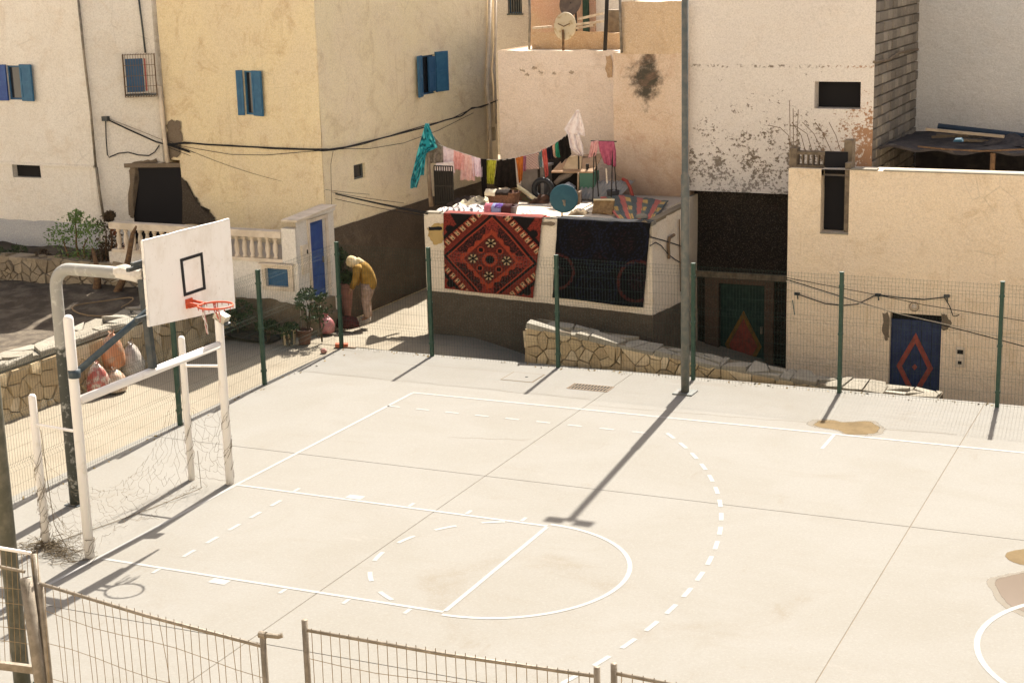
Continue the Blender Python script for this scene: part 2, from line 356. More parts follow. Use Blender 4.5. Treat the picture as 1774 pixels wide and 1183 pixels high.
# ================================================================== rubble stone walls
def clip(poly, a, c):  # keep points with a.p <= c
    out = []
    for i in range(len(poly)):
        p, q = poly[i], poly[(i+1)%len(poly)]; dp = a[0]*p[0]+a[1]*p[1]-c; dq = a[0]*q[0]+a[1]*q[1]-c
        if dp <= 0: out.append(p)
        if (dp < 0 < dq) or (dq < 0 < dp):
            t = dp/(dp-dq); out.append((p[0]+(q[0]-p[0])*t, p[1]+(q[1]-p[1])*t))
    return out
def cells(L, H, sz, seed, top=None, asp=1.0):
    r = random.Random(seed); seeds = []; rows = max(1, round(H/(sz*.8)))
    for j in range(rows):
        n = max(1, round(L/(sz*asp)))
        for i in range(n):
            seeds.append((L*(i+.5+(j%2)*.5+r.uniform(-.47,.47))/n, H*(j+.5+r.uniform(-.42,.42))/rows))
    seeds = [p for p in seeds if r.random() > .24]
    for _ in range(int(len(seeds)*.22)):
        p = r.choice(seeds); seeds.append((p[0]+r.uniform(-.5,.5)*sz, min(H*.98, max(.02, p[1]+r.uniform(-.4,.4)*sz))))
    res = []
    for i, p in enumerate(seeds):
        poly = [(0,0),(L,0),(L,H),(0,H)]
        if top: 
            h0, h1 = top(0), top(L); k = (h1-h0)/L; poly = clip(poly, (-k, 1), h0)
        for j, q in enumerate(seeds):
            if i == j or abs(p[0]-q[0]) > sz*4: continue
            a = (q[0]-p[0], q[1]-p[1]); poly = clip(poly, a, a[0]*(p[0]+q[0])/2 + a[1]*(p[1]+q[1])/2)
            if len(poly) < 3: break
        if len(poly) >= 3:
            # drop tiny edges, area test
            pl = [poly[k] for k in range(len(poly)) if math.dist(poly[k], poly[k-1]) > .03]
            if len(pl) < 3: continue
            ar = abs(sum(pl[k-1][0]*pl[k][1]-pl[k][0]*pl[k-1][1] for k in range(len(pl))))/2
            if ar > sz*sz*.06: res.append(pl)
    return res
def stonemat(name, a, b_, c_, top=False):
    n = NM(name, .9, .2); r = n.rnd()
    c = n.mix(n.ramp(r, .0, .6), a, b_); c = n.mix(n.ramp(r, .6, 1.0), c, c_)
    c = n.mix(n.ramp(n.noise(9, 7, rough=.7), .45, .7, 0, .5), c, n.mix(.5, c, (.06,.045,.03)))
    c = n.mix(n.ramp(n.noise(30, 4), .55, .75, 0, .35), c, (.55,.47,.36)); n.col(c); n.bump(n.noise(28, 6, rough=.7), .8, .03); return n.mat
M_ST = stonemat('rubble_stone', (.50,.39,.235), (.38,.285,.165), (.58,.475,.32))
M_STT = stonemat('coping_stone', (.26,.235,.185), (.22,.195,.15), (.29,.265,.215))
M_STD = stonemat('old_garden_stone', (.29,.235,.16), (.22,.175,.12), (.34,.28,.20))
M_MORT = simple('dark_mortar', (.10,.078,.05), (.15,.115,.075), 9, .95, .6, 50)
def stones(parent, O, U, W_, N, L, H, sz, seed, m_, name='stone', top=None, joint=.007, proud=.05, asp=1.0):
    r = random.Random(seed*7+1); O, U, W_, N = V(O), V(U), V(W_), V(N)
    for pl in cells(L, H, sz, seed, top, asp):
        cx = sum(p[0] for p in pl)/len(pl); cy = sum(p[1] for p in pl)/len(pl); n = len(pl)
        def at(p, k, d, j):
            dx, dy = p[0]-cx, p[1]-cy; l = math.hypot(dx, dy) or 1; s_ = max(.3, (l-joint*k)/l)
            return O+U*(cx+dx*s_)+W_*(cy+dy*s_)+N*d
        d0 = r.uniform(.45,1.3)*proud; b = MB()
        tx, ty = r.uniform(-.13,.13), r.uniform(-.13,.13)
        vs_ = [at(p, 1, -.03, 0) for p in pl]+[at(p, 1.1, d0*.55, 0) for p in pl]+[at(p, 2.1+r.uniform(-.7,1.2), d0*(1+r.uniform(-.12,.12))+tx*(p[0]-cx)+ty*(p[1]-cy), 0) for p in pl]+[O+U*cx+W_*cy+N*(d0*1.12)]
        fs = [(i,(i+1)%n,(i+1)%n+n,i+n) for i in range(n)]+[(i+n,(i+1)%n+n,(i+1)%n+2*n,i+2*n) for i in range(n)]+[(i+2*n,(i+1)%n+2*n,3*n) for i in range(n)]
        if U.cross(W_).dot(N) < 0: fs = [f[::-1] for f in fs]
        b.add(vs_, fs); b.build(name, m_, parent)
# -- wall along the left street
LWL = thing('rubble_wall', 'long low rubble stone wall with pale flat coping beside the left street', 'stone wall', (-5.7, 4, 0))
lw0, lw1, lwt = 1.2, 10.2, .93
b = MB(); b.box((-6.02, lw0, -.3), (-5.43, lw1, lwt-.05)); b.build('mortar_core', M_MORT, LWL)
stones(LWL, (-5.43, lw0, -.05), (0,1,0), (0,0,1), (1,0,0), lw1-lw0, .86, .26, 3, M_ST)
stones(LWL, (-6.06, lw0, lwt-.05), (0,1,0), (1,0,0), (0,0,1), lw1-lw0, .67, .34, 5, M_STT, 'coping_stone', joint=.008, proud=.07)
# -- retaining parapet beyond the far fence, sinking to court level on the right
RW = thing('parapet_wall', 'sloping rubble stone parapet with pale coping just beyond the far fence', 'stone wall', (4, 9.5, 0))
WFY = 9.62
TOPP = [on(x, y, 1, WFY) for x, y in ((912,559),(1000,577),(1100,599),(1180,617),(1290,640),(1440,665),(1625,689))]
ra, rb = V((TOPP[0].x, WFY, 0)), V((TOPP[-1].x, WFY-.03, 0)); rl = (rb-ra).length; ru = (rb-ra)/rl; rn = V((-ru.y, ru.x, 0))*-1
def rtop(u):
    x = ra.x+ru.x*u
    for p, q_ in zip(TOPP, TOPP[1:]):
        if x <= q_.x+1e-6: return p.z+(q_.z-p.z)*(x-p.x)/(q_.x-p.x)
    return TOPP[-1].z
def curve_pts(n): return [rl*i/n for i in range(n+1)]
b = MB(); th = .50
us = curve_pts(24); vs_ = []
for u in us:
    p = ra+ru*u; h = rtop(u)-.035
    vs_ += [p+V((0,0,-1.9)), p+V((0,0,h)), p-rn*th+V((0,0,h)), p-rn*th+V((0,0,-1.9))]
b.add(vs_, [(4*i+k, 4*i+4+k, 4*i+4+(k+1)%4, 4*i+(k+1)%4) for i in range(24) for k in range(4)]+[(0,1,2,3),(96,99,98,97)])
b.build('mortar_core', M_MORT, RW)
# face stones in three stretches, each with its own straight top
seg = [0, rl*.25, rl*.5, rl*.75, rl]
for k in range(4):
    u0, u1 = seg[k], seg[k+1]; h0, h1 = rtop(u0)-.06+.5, rtop(u1)-.06+.5
    stones(RW, ra+ru*u0+V((0,0,-.5)), ru, (0,0,1), rn, u1-u0, max(h0,h1), .23, 21+k, M_ST, top=lambda q_, a=h0, c=h1, L=u1-u0: a+(c-a)*q_/L)
for k in range(6):
    u0, u1 = rl*k/6, rl*(k+1)/6; h0, h1 = rtop(u0), rtop(u1); d = (ru*(u1-u0)+V((0,0,h1-h0))); L = d.length; d.normalize()
    up_ = d.cross(V((0,1,0))).normalized(); up_ = up_ if up_.z > 0 else -up_
    stones(RW, ra+ru*u0+rn*.05+V((0,0,h0-.06)), d, -rn, up_, L-.01, th+.08, .29, 31+k, M_STT, 'coping_stone', joint=.009, proud=.065)
stones(RW, ra+rn*.02-ru*.0+V((0,0,-.1)), -rn, (0,0,1), -ru, th, .62, .24, 44, M_ST)
# -- garden terrace: soil behind the left wall and a second wall
sheet('garden_soil', -16, -6.0, -2, 9.7, .25, lambda x, y: .50+.10*fb((x,y,1),.7)+.05*fb((x,y,9),3)+.22*ss((y-6)/3.5), M_SOIL)
sheet('upper_garden_soil', -16, -7.3, 9.72, 12.5, .25, lambda x, y: 1.12+.08*fb((x,y,1),1.1), M_SOIL)
GW = thing('garden_wall', 'old rubble retaining wall across the shaded left garden', 'stone wall', (-11, 9.7, .6))
b = MB(); b.box((-16, 9.66, .2), (-7.1, 10.05, 1.19)); b.build('mortar_core', M_MORT, GW)
stones(GW, (-13.5, 9.66, .55), (1,0,0), (0,0,1), (0,-1,0), 6.4, .66, .22, 61, M_STD)
stones(GW, (-13.5, 9.62, 1.17), (1,0,0), (0,1,0), (0,0,1), 6.4, .42, .30, 65, M_STD, 'coping_stone', joint=.01)
# ================================================================== buildings
YW1, YW2 = (.66,.55,.345), (.63,.525,.35)
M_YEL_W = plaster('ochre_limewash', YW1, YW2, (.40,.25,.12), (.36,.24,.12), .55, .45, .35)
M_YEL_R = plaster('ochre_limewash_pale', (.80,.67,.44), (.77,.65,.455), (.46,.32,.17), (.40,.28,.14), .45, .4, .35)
M_DADO = plaster('grey_brown_dado', (.15,.115,.082), (.11,.085,.062), (.20,.155,.11), (.07,.055,.04), .9, .6, .4, (.30,.24,.18), .69, k=.68)
M_DADO2 = plaster('dark_house_dado', (.125,.10,.075), (.10,.08,.06), (.17,.14,.10), (.065,.05,.04), .9, .5, .4, (.30,.24,.18), .69, k=.68)
M_WH_W = plaster('white_limewash', (.66,.62,.555), (.63,.585,.515), (.52,.415,.30), (.45,.36,.26), .35, .4, .3, (.35,.28,.2), .73)
M_BLUESHADE = plaster('blue_shade_limewash', (.50,.50,.50), (.44,.45,.47), (.35,.31,.26), (.22,.2,.18), .4, .5, .4, (.12,.1,.08), .69, k=.85)
M_PINK = plaster('pink_limewash', (.77,.65,.545), (.75,.625,.51), (.52,.38,.26), (.46,.34,.25), .4, .3, .3, (.3,.22,.16), .735)
def sootx(n, c):
    p = n.sep()
    dx = n.math('DIVIDE', n.math('ABSOLUTE', n.math('SUBTRACT', p[0], on(1120,130,1,15).x)), .42)
    dz = n.math('DIVIDE', n.math('ABSOLUTE', n.math('SUBTRACT', p[2], on(1120,135,1,15).z)), .62)
    d = n.math('ADD', n.math('ADD', dx, dz), n.math('MULTIPLY', n.math('SUBTRACT', n.noise(3.2, 7, rough=.7), .5), 2.6))
    c = n.mix(n.ramp(d, .5, 1.25, .95, 0), c, (.045,.042,.032))
    b2 = n.ramp(n.noise(1.3, 6, n.map((1,1,1), None, (.5,.2,.9)), .7, 1.2), .46, .70, 0, .5)
    c = n.mix(b2, c, (.42,.24,.15))
    return n.mix(n.ramp(n.math('ADD', p[2], n.math('MULTIPLY', n.noise(1.5,5), .8)), 4.1, 2.5, 0, .8), c, (.20,.13,.09))
M_PEACH = plaster('peach_stained_plaster', (.60,.455,.325), (.62,.49,.38), (.42,.27,.16), (.35,.24,.16), .5, .4, .45, (.2,.14,.1), .70, extra=sootx)
M_ORANGE_W = plaster('orange_render', (.50,.34,.20), (.46,.31,.18), (.28,.16,.08), None, .6, .5, .5, (.12,.09,.06), .66)
M_GREYW = plaster('grey_limewash', (.40,.37,.34), (.37,.34,.31), (.30,.265,.225), None, .4)
def peel(n, c):
    PZ = on(1350,116,1,15.2).z; PX0 = on(1440,200,1,15.2).x; PX1 = on(1514,200,1,15.2).x
    p = n.sep()
    # flaking grows from the band at mid height down and to the right corner
    gz = n.ramp(p[2], PZ+.35, PZ-2.4, 0, .105); gx = n.ramp(p[0], PX0, PX1+.05, 0, .12)
    gx = n.math('MULTIPLY', gx, n.ramp(p[2], PZ, PZ-1.8))
    on_ = n.ramp(p[2], PZ+.05, PZ-.08)
    a = n.math('ADD', n.math('MULTIPLY', n.noise(14, 7, n.map((1,1,1.15)), .75), .62), n.math('MULTIPLY', n.noise(3.6, 5, None, .65), .38)); s_ = n.math('ADD', n.math('ADD', a, gz), gx)
    m_ = n.math('MULTIPLY', n.ramp(s_, .610, .638), on_)
    band = n.math('MULTIPLY', n.ramp(n.math('ABSOLUTE', n.math('SUBTRACT', p[2], n.math('ADD', PZ-.02, n.math('MULTIPLY', n.noise(2.5,3), .06)))), .05, .0), n.ramp(n.noise(16,4), .5,.6))
    c = n.mix(n.math('MAXIMUM', m_, band), c, n.mix(n.ramp(p[0], PX0-.5, PX1-.2), (.17,.135,.10), (.33,.19,.11)))
    return n.mix(n.ramp(n.math('ADD', p[2], n.math('MULTIPLY', n.noise(1.1,4), .9)), 3.6, 2.7, 0, .35), c, (.30,.31,.33))
M_PEEL = plaster('peeling_white_limewash', (.64,.585,.525), (.62,.565,.51), (.58,.49,.41), None, .3, .3, .3, extra=peel)
M_DARKST = plaster('near_black_stone_render', (.032,.028,.025), (.022,.02,.019), (.055,.038,.03), None, .6, .5, .9, (.11,.10,.09), .735, k=.62)  # near-black base colour for the ground floor wall and soffit
M_BLOCK = stonemat('cement_block', (.27,.235,.19), (.18,.155,.125), (.34,.30,.24))
M_BLUEGREY = plaster('blue_grey_limewash', (.52,.515,.50), (.55,.53,.505), (.46,.43,.40), None, .4, .3, .25)
M_BEIGE = plaster('beige_render', (.74,.60,.43), (.71,.58,.43), (.50,.35,.19), (.47,.30,.13), .45, .6, .35, (.42,.33,.22), .735)
M_ROOF = concrete('roof_screed', (.52,.45,.36), (.44,.37,.28), (.28,.22,.15), .5)
M_CARPW = plaster('cracked_white_wash', (.64,.555,.44), (.59,.51,.40), (.50,.37,.22), (.40,.29,.16), .45, .6, .35, (.3,.22,.14), .72)
M_TRIM = simple('pale_trim_paint', (.62,.53,.42), (.50,.42,.32), 4, .85, .3, 30)
M_RUBB = simple('rough_masonry', (.20,.155,.105), (.13,.10,.07), 7, .95, .9, 22)

def facade(name, parent, m_, O, U, L, H, holes=(), depth=.22, res=.3, amp=.012, topn=0.0, seed=0, dm=None, z0=0.0):
    """wall face with real openings; U is the horizontal direction, outward normal is U x Z"""
    O, U = V(O), V(U).normalized(); N = U.cross(V((0,0,1))).normalized()
    us = {0.0, L}; zs = {z0, H}
    for h in holes:
        us |= {max(0,h[0]), min(L,h[2])}; zs |= {max(z0,h[1]), min(H,h[3])}
    def fill(s_):
        s_ = sorted(s_); out = [s_[0]]
        for a, c in zip(s_, s_[1:]):
            n = max(1, round((c-a)/res)); out += [a+(c-a)*k/n for k in range(1, n+1)]
        return out
    us, zs = fill(us), fill(zs)
    def pt(u, z):
        p = O+U*u+V((0,0,z)); d = amp*fb(p+V((seed,0,0)), .9)
        if topn and z >= H-1e-6: p = p+V((0,0,topn*fb((u*2.2,seed,0),1)))
        return p+N*d
    b = MB(); idx = {}
    for j, z in enumerate(zs):
        for i, u in enumerate(us): idx[i,j] = len(b.v); b.v.append(tuple(pt(u,z)))
    inh = lambda u, z: any(h[0]-1e-6 < u < h[2]+1e-6 and h[1]-1e-6 < z < h[3]+1e-6 for h in holes)
    for j in range(len(zs)-1):
        for i in range(len(us)-1):
            if not inh((us[i]+us[i+1])/2, (zs[j]+zs[j+1])/2): b.f.append((idx[i,j],idx[i+1,j],idx[i+1,j+1],idx[i,j+1])); b.m.append(0)
    for h in holes:
        c = [(max(0,h[0]),max(z0,h[1])),(min(L,h[2]),max(z0,h[1])),(min(L,h[2]),min(H,h[3])),(max(0,h[0]),min(H,h[3]))]
        for k in range(4):
            p, q = pt(*c[k]), pt(*c[(k+1)%4]); b.add([p, q, q-N*depth, p-N*depth], [(0,1,2,3)])
    return b.build(name, m_, parent)
def body(parent, m_, P, z0, z1, skip=(), name='side_wall'):
    """closed building volume behind its faces: P is the plan, edges in skip are left to a facade"""
    b = MB(); P = [V((*p, 0)) for p in P]; n = len(P)
    for i in range(n):
        if i in skip: continue
        p, q = P[i], P[(i+1)%n]; b.add([p+V((0,0,z0)), q+V((0,0,z0)), q+V((0,0,z1)), p+V((0,0,z1))], [(0,1,2,3)])
    if b.f: b.build(name, m_, parent)
    b = MB(); b.add([p+V((0,0,z1)) for p in P], [tuple(range(n))]); return b.build('roof', M_ROOF, parent)
def uz(p, O, U): p = V(p); O = V(O); return ((p-O).dot(V(U).normalized()), p.z-O.z)
def hole_px(px0, py0, px1, py1, O, U):
    O, U = V(O), V(U).normalized(); N = U.cross(V((0,0,1)))
    mx, my = (px0+px1)/2, (py0+py1)/2
    u0 = uz(onp(px0, my, O, N), O, U)[0]; u1 = uz(onp(px1, my, O, N), O, U)[0]
    z0 = uz(onp(mx, py1, O, N), O, U)[1]; z1 = uz(onp(mx, py0, O, N), O, U)[1]
    return (u0, z0, u1, z1)
def frame_at(O, U): 
    U = V(U).normalized(); return V(O), U, U.cross(V((0,0,1)))
def slab(b, O, U, u0, z0, u1, z1, d0, d1, mi=0):
    """box on a wall: from depth d0 to d1 along the outward normal"""
    O, U, N = frame_at(O, U); p = O+U*u0+V((0,0,z0))
    return b.obox(O+U*(u0+u1)/2+V((0,0,(z0+z1)/2))+N*(d0+d1)/2, U*(u1-u0)/2, N*abs(d1-d0)/2, V((0,0,(z1-z0)/2)), mi)
def window(parent, O, U, h, fm, frame=.035, depth=.14, pane=True):
    u0,z0,u1,z1 = h; f = frame; b = MB()
    for a in ((u0,z0,u0+f,z1),(u1-f,z0,u1,z1),(u0+f,z0,u1-f,z0+f),(u0+f,z1-f,u1-f,z1)): slab(b, O, U, *a, -depth, -depth+.05)
    w_ = b.build('window', fm, parent)
    if pane:
        b = MB(); slab(b, O, U, u0+f, z0+f, u1-f, z1-f, -depth+.01, -depth+.022); b.build('pane', M_GLASS, w_)
    return w_
def shutter(win, O, U, hinge, z0, z1, wdt, angle, m_):
    """leaf hinged at hinge, swung out by angle (degrees from the opening)"""
    O, U, N = frame_at(O, U); a = math.radians(angle); d = U*math.cos(a)+N*math.sin(a); n2 = d.cross(V((0,0,1)))
    b = MB(); p = O+U*hinge+N*.03; zc = (z0+z1)/2
    b.obox(p+d*wdt/2+V((0,0,zc)), d*wdt/2, n2*.014, V((0,0,(z1-z0)/2)))
    for zz in (z0+.05, zc, z1-.05): b.obox(p+d*wdt/2+V((0,0,zz)), d*(wdt/2-.02), n2*.026, V((0,0,.028)))
    for t_ in (.03, wdt-.03): b.obox(p+d*t_+V((0,0,zc)), d*.025, n2*.024, V((0,0,(z1-z0)/2-.004)))
    return b.build('shutter', m_, win)

# ---------------------------------------------------------------- ochre corner house
YC = V((-4.1, 11.1, 0)); YL = V((-8.6, 12.15, 0)); YB = V((-4.1, 19.35, 0)); YH = 6.5
YELLOW = thing('ochre_house', 'tall ochre corner house with blue shutters and a dark painted base along the alley', 'house', (-6, 15, 0))
UR, UL = V((0,1,0)), (YC-YL).normalized()
OR_, OL_ = YC.copy(), YL.copy()
hR = hole_px(729, 96, 753, 164, OR_, UR); hS = hole_px(613, 284, 632, 310, OR_, UR); hV = hole_px(846, 221, 859, 245, OR_, UR)
hL = hole_px(424, 123, 440, 199, OL_, UL)
ua = uz(onp(316, 340, OL_, UL.cross(V((0,0,1)))), OL_, UL)[0]
hA = (0.0, 1.45, ua, 3.02)
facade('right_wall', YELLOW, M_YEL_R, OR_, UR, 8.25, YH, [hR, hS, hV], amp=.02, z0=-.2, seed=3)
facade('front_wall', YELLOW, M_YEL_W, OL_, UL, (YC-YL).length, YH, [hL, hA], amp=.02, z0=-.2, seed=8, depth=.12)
body(YELLOW, M_YEL_W, [(-4.1,11.1),(-4.1,19.35),(-9.5,19.35),(-8.6,12.15)], -.2, YH, skip=(0,3))
b = MB(); O, U, N = frame_at(OR_, UR)
nd = 26
dz = [on(570,398,0,-4.1).z, on(735,346,0,-4.1).z]
b.grid(lambda u, v: O+U*(.02+8.2*u)+V((0,0,-.15+(dz[0]+(dz[1]-dz[0])*u+.012*fb((u*30,0,0))+.15)*v))+N*(.014+.02*fb(O+U*(8.2*u)+V((3,0,v*2)),.9)), 40, 8)
b.build('dado', M_DADO, YELLOW)
for h, (a1, a2, mA, mB) in ((hR, (150, 22, M_BLUE, M_BLUE)),):
    w_ = window(YELLOW, OR_, UR, h, M_DBLUE, depth=.09, pane=True)
    wd = (h[2]-h[0])*.52
    shutter(w_, OR_, UR, h[0], h[1]-.02, h[3]+.02, .30, 168, M_BLUE); shutter(w_, OR_, UR, h[2], h[1]+.02, h[3]+.05, .42, 14, M_BLUE)
    shutter(w_, OR_, UR, h[2]-.03, h[1]+.05, h[3]-.04, .26, 188, M_DBLUE)
w_ = window(YELLOW, OL_, UL, hL, M_BLUE, depth=.07)
shutter(w_, OL_, UL, hL[0], hL[1]-.01, hL[3]+.01, .14, 140, M_BLUE); shutter(w_, OL_, UL, hL[2], hL[1]-.01, hL[3]+.01, .31, 8, M_BLUE)
window(YELLOW, OR_, UR, hS, M_GREY_MET, .03, .1)
b = MB(); u0,z0,u1,z1 = hV
slab(b, OR_, UR, u0, z0, u1, z1, -.2, -.18); b.build('vent', M_DARK, YELLOW)
# dark patch with a ragged edge on the front wall beside the alley mouth
def patch(parent, O, U, px, m_, name='render_patch', d=.004, jit=.05, seed=1):
    O, U, N = frame_at(O, U); r = random.Random(seed); P = [onp(x, y, O, N) for x, y in px]; ring = []
    for i in range(len(P)):
        for t in range(4):
            q_ = P[i].lerp(P[(i+1)%len(P)], t/4); ring.append(q_+U*r.uniform(-jit,jit)+V((0,0,r.uniform(-jit,jit)))+N*(d+.022))
    c = sum(ring, V())/len(ring); b = MB(); b.add(ring+[c], [(i,(i+1)%len(ring),len(ring)) for i in range(len(ring))]); b.build(name, m_, parent)
M_DARK_RENDER = plaster('dark_render', (.085,.068,.05), (.065,.052,.04), (.13,.10,.07), None, .5, k=.75)
patch(YELLOW, OL_, UL, [(317,308),(326,318),(332,333),(344,345),(352,358),(363,366),(372,378),(376,392),(318,388)], M_DARK_RENDER)
M_SOOT2 = plaster('grey_damp_render', (.20,.155,.11), (.16,.125,.09), (.27,.2,.13), None, .5, k=.9)
patch(YELLOW, OL_, UL, [(290,214),(300,207),(312,213),(316,240),(312,270),(296,276),(288,250)], M_SOOT2, seed=4)
# downpipes
def pipe(name, pts, r, m_, parent): b = MB(); b.tube(pts, r, 8); return b.build(name, m_, parent, smooth=True)
NL_ = UL.cross(V((0,0,1)))
pipe('downpipe', [onp(x, y, OL_+NL_*.09, NL_) for x, y in ((276,150),(283,220),(291,285))], .05, M_TRIM, YELLOW)
pipe('downpipe', [on(x, y, 0, -4.03) for x, y in ((849,-10),(846,100),(844,150),(848,200),(851,280))], .045, M_TRIM, YELLOW)
pipe('downpipe', [on(x, y, 0, -4.03) for x, y in ((859,-10),(858,80),(855,120),(858,150),(859,215))], .03, M_TRIM, YELLOW)
# ---------------------------------------------------------------- porch terrace with balustrade
PY, PX = 9.65, -3.9
M_PBASE = plaster('damp_brown_base', (.20,.155,.105), (.14,.11,.075), (.26,.21,.15), None, .6, k=.9)
PORCH = thing('porch_terrace', 'pale raised porch with white balustrade and blue door at the foot of the ochre house', 'porch', (-5.8, 10.3, 0))
fz = 1.46
O = V((-8.4, PY, 0)); U = V((1,0,0)); L = PX+8.4
hb = hole_px(462, 465, 501, 496, O, U)
facade('front_wall', PORCH, M_WH_W, O, U, L, fz, [hb], .1, amp=.01, z0=-.1, seed=5)
b = MB(); slab(b, O, U, hb[0]+.004, hb[1]+.004, hb[2]-.004, hb[3]-.004, -.09, -.05); b.build('vent_panel', M_DBLUE, PORCH)
b = MB(); u0,z0,u1,z1 = hb; f = .075
for a in ((u0-f,z0-f,u0,z1+f),(u1,z0-f,u1+f*1.4,z1+f),(u0,z0-f,u1,z0),(u0,z1,u1,z1+f)): slab(b, O, U, *a, .0, .045)
b.build('vent_surround', M_TRIM, PORCH)
b = MB(); slab(b, O, U, u0-.12, z1+f, u1+.14, z1+f+.03, 0, .10); b.build('vent_hood', M_TRIM, PORCH)
b = MB(); b.grid(lambda u, v: (-8.38+(PX+8.38)*u, PY-.016-.012*fb((u*20,v*3,4),1), -.08+(.70+.10*fb((u*9,2,0),1)+.08)*v), 60, 8); b.build('stained_base', M_PBASE, PORCH)
b = MB(); b.grid(lambda u, v: (PX+.016+.01*fb((u*9,v*3,7),1), PY+.14*u*10*.14, -.08+(.55+.1*fb((u*5,6,0),1)+.08)*v), 10, 8); b.build('stained_base', M_PBASE, PORCH)
OD = V((PX, PY, 0)); UD = V((0,1,0)); hd = hole_px(538, 381, 566, 518, OD, UD)
dw = 1.42
b_top = [on(500,385,1,PY).z, on(573,363,0,PX).z]
facade('door_wall', PORCH, M_WH_W, OD, UD, dw, b_top[0]+.02, [hd], .12, amp=.008, z0=-.1, seed=6)
b = MB(); b.prism([(PX+.05,PY-.05,b_top[0]+.02),(PX+.05,PY+dw,b_top[1]+.05),(PX+.05,PY+dw,b_top[0]+.02)], (-.35,0,0)); b.build('gable', M_WH_W, PORCH)
b = MB(); b.bar((PX-.11,PY-.05,b_top[0]+.03),(PX-.11,PY+dw+.03,b_top[1]+.065), .36, .035); b.build('coping', M_TRIM, PORCH)
b = MB(); slab(b, OD, UD, hd[0]+.003, hd[1]+.003, hd[2]-.003, hd[3]-.003, -.10, -.06)
dr = b.build('door', M_BLUED, PORCH)
b = MB()
for k in range(3):
    zc = hd[1]+(hd[3]-hd[1])*(k+.5)/3; slab(b, OD, UD, hd[0]+.06, zc-.19, hd[2]-.06, zc+.19, -.06, -.045)
b.build('door_panel', M_BLUED, dr)
b = MB(); slab(b, OD, UD, hd[2]-.09, 1.3, hd[2]-.06, 1.42, -.06, -.02); b.build('handle', M_GALV, dr)
b = MB(); f = .07
for a in ((hd[0]-f,hd[1],hd[0],hd[3]+f),(hd[2],hd[1],hd[2]+f*1.2,hd[3]+f),(hd[0],hd[3],hd[2],hd[3]+f)): slab(b, OD, UD, *a, 0, .03)
b.build('door_surround', M_TRIM, PORCH)
b = MB(); slab(b, OD, UD, hd[0]-.25, -.02, hd[2]+.08, hd[1]-.3, 0, .24); slab(b, OD, UD, hd[0]-.1, hd[1]-.3, hd[2]+.06, hd[1]-.02, 0, .12); b.build('doorstep', M_KERB, PORCH)
b = MB(); slab(b, OD, UD, .12, 1.22, .34, 1.78, 0, .05); b.build('meter_box', M_TRIM, PORCH)
b = MB(); slab(b, OD, UD, .27, 1.6, .31, 1.68, .05, .056); b.build('meter_window', M_DARK, PORCH)
b = MB(); b.prism([(-8.4,PY+.02,fz-.12),(PX-.16,PY+.02,fz-.12),(PX-.16,11.06,fz-.12),(-4.3,11.1,fz-.12),(-8.4,12.05,fz-.12)], (0,0,.115)); b.build('terrace_floor', M_ROOF, PORCH)
zt = [on(235,384,1,PY).z, on(500,408,1,PY).z]; zr1 = (zt[0]+zt[1])/2+.02; zr0 = zr1-.13
b = MB(); b.box((-8.3, PY-.07, zr0),(PX-.32, PY+.13, zr1)); b.build('handrail', M_TRIM, PORCH)
b = MB(); b.box((-8.3, PY-.03, fz-.004),(PX-.32, PY+.12, fz+.06)); b.build('plinth', M_TRIM, PORCH)
b = MB(); b.box((PX-.32, PY-.03, fz-.004),(PX-.002, PY+.17, zr1+.06)); b.build('pier', M_WH_W, PORCH)
proto = None; x = -8.22; hh = zr0-(fz+.06); prof = [(.05,0),(.05,.05),(.032,.07),(.05,.16),(.056,.24),(.046,.32),(.03,.40),(.036,.43),(.05,.45),(.05,.52)]
xb = -8.15
pos = []
while xb < PX-.42: pos.append(xb); xb += .178
for x in pos:
    if proto is None:
        b = MB(); b.lathe((x, PY+.045, fz+.06), [(r, z*hh/.52) for r, z in prof], 10); proto = b.build('baluster', M_TRIM, PORCH, smooth=True); x_0 = x
    else:
        c = proto.copy(); COL.objects.link(c); c.location = (x-x_0, 0, 0); c.parent = PORCH
# ---------------------------------------------------------------- white house on the left
WHITE = thing('white_house', 'white house with blue shutters and a caged window at the left edge', 'house', (-11, 13, 1))
WY = 11.35
A_ = on(156, 200, 1, WY); A_ = V((A_.x, WY, 0)); O = V((-17, WY, 0)); U = V((1,0,0))
hw = hole_px(14, 114, 38, 173, O, U); hw2 = hole_px(22, 286, 70, 308, O, U)
facade('front_wall', WHITE, M_WH_W, O, U, A_.x+17, 6.9, [hw, hw2], amp=.02, z0=.6, seed=12)
# second face turned towards the alley
E0 = onp(274,150,OL_,NL_)+NL_*.015; U2 = V((E0.x-A_.x, E0.y-A_.y, 0)).normalized(); N2 = U2.cross(V((0,0,1)))
uE = (V((E0.x,E0.y,0))-A_).length; uM = uz(onp(229, 340, A_, N2), A_, U2)[0]; zM = onp(252, 285, A_, N2).z
hc = hole_px(218, 102, 249, 160, A_, U2)
facade('side_face', WHITE, M_WH_W, A_, U2, uE, 6.9, [(uM, .5, uE, zM), hc], .03, amp=.015, z0=.6, seed=14)
E_ = A_+U2*uE
body(WHITE, M_WH_W, [(-17,WY),(A_.x,A_.y),(E_.x,E_.y),(E_.x-.6,17),(-17,17)], .6, 6.9, skip=(0,1))
w_ = window(WHITE, O, U, hw, M_DBLUE, depth=.08)
shutter(w_, O, U, hw[0], hw[1]-.02, hw[3]+.02, .34, 172, M_BLUED); shutter(w_, O, U, hw[2], hw[1]-.02, hw[3]+.03, .37, 10, M_BLUE)
b = MB(); slab(b, O, U, hw2[0], hw2[1], hw2[2], hw2[3], -.2, -.15); b.build('vent', M_DARK, WHITE)
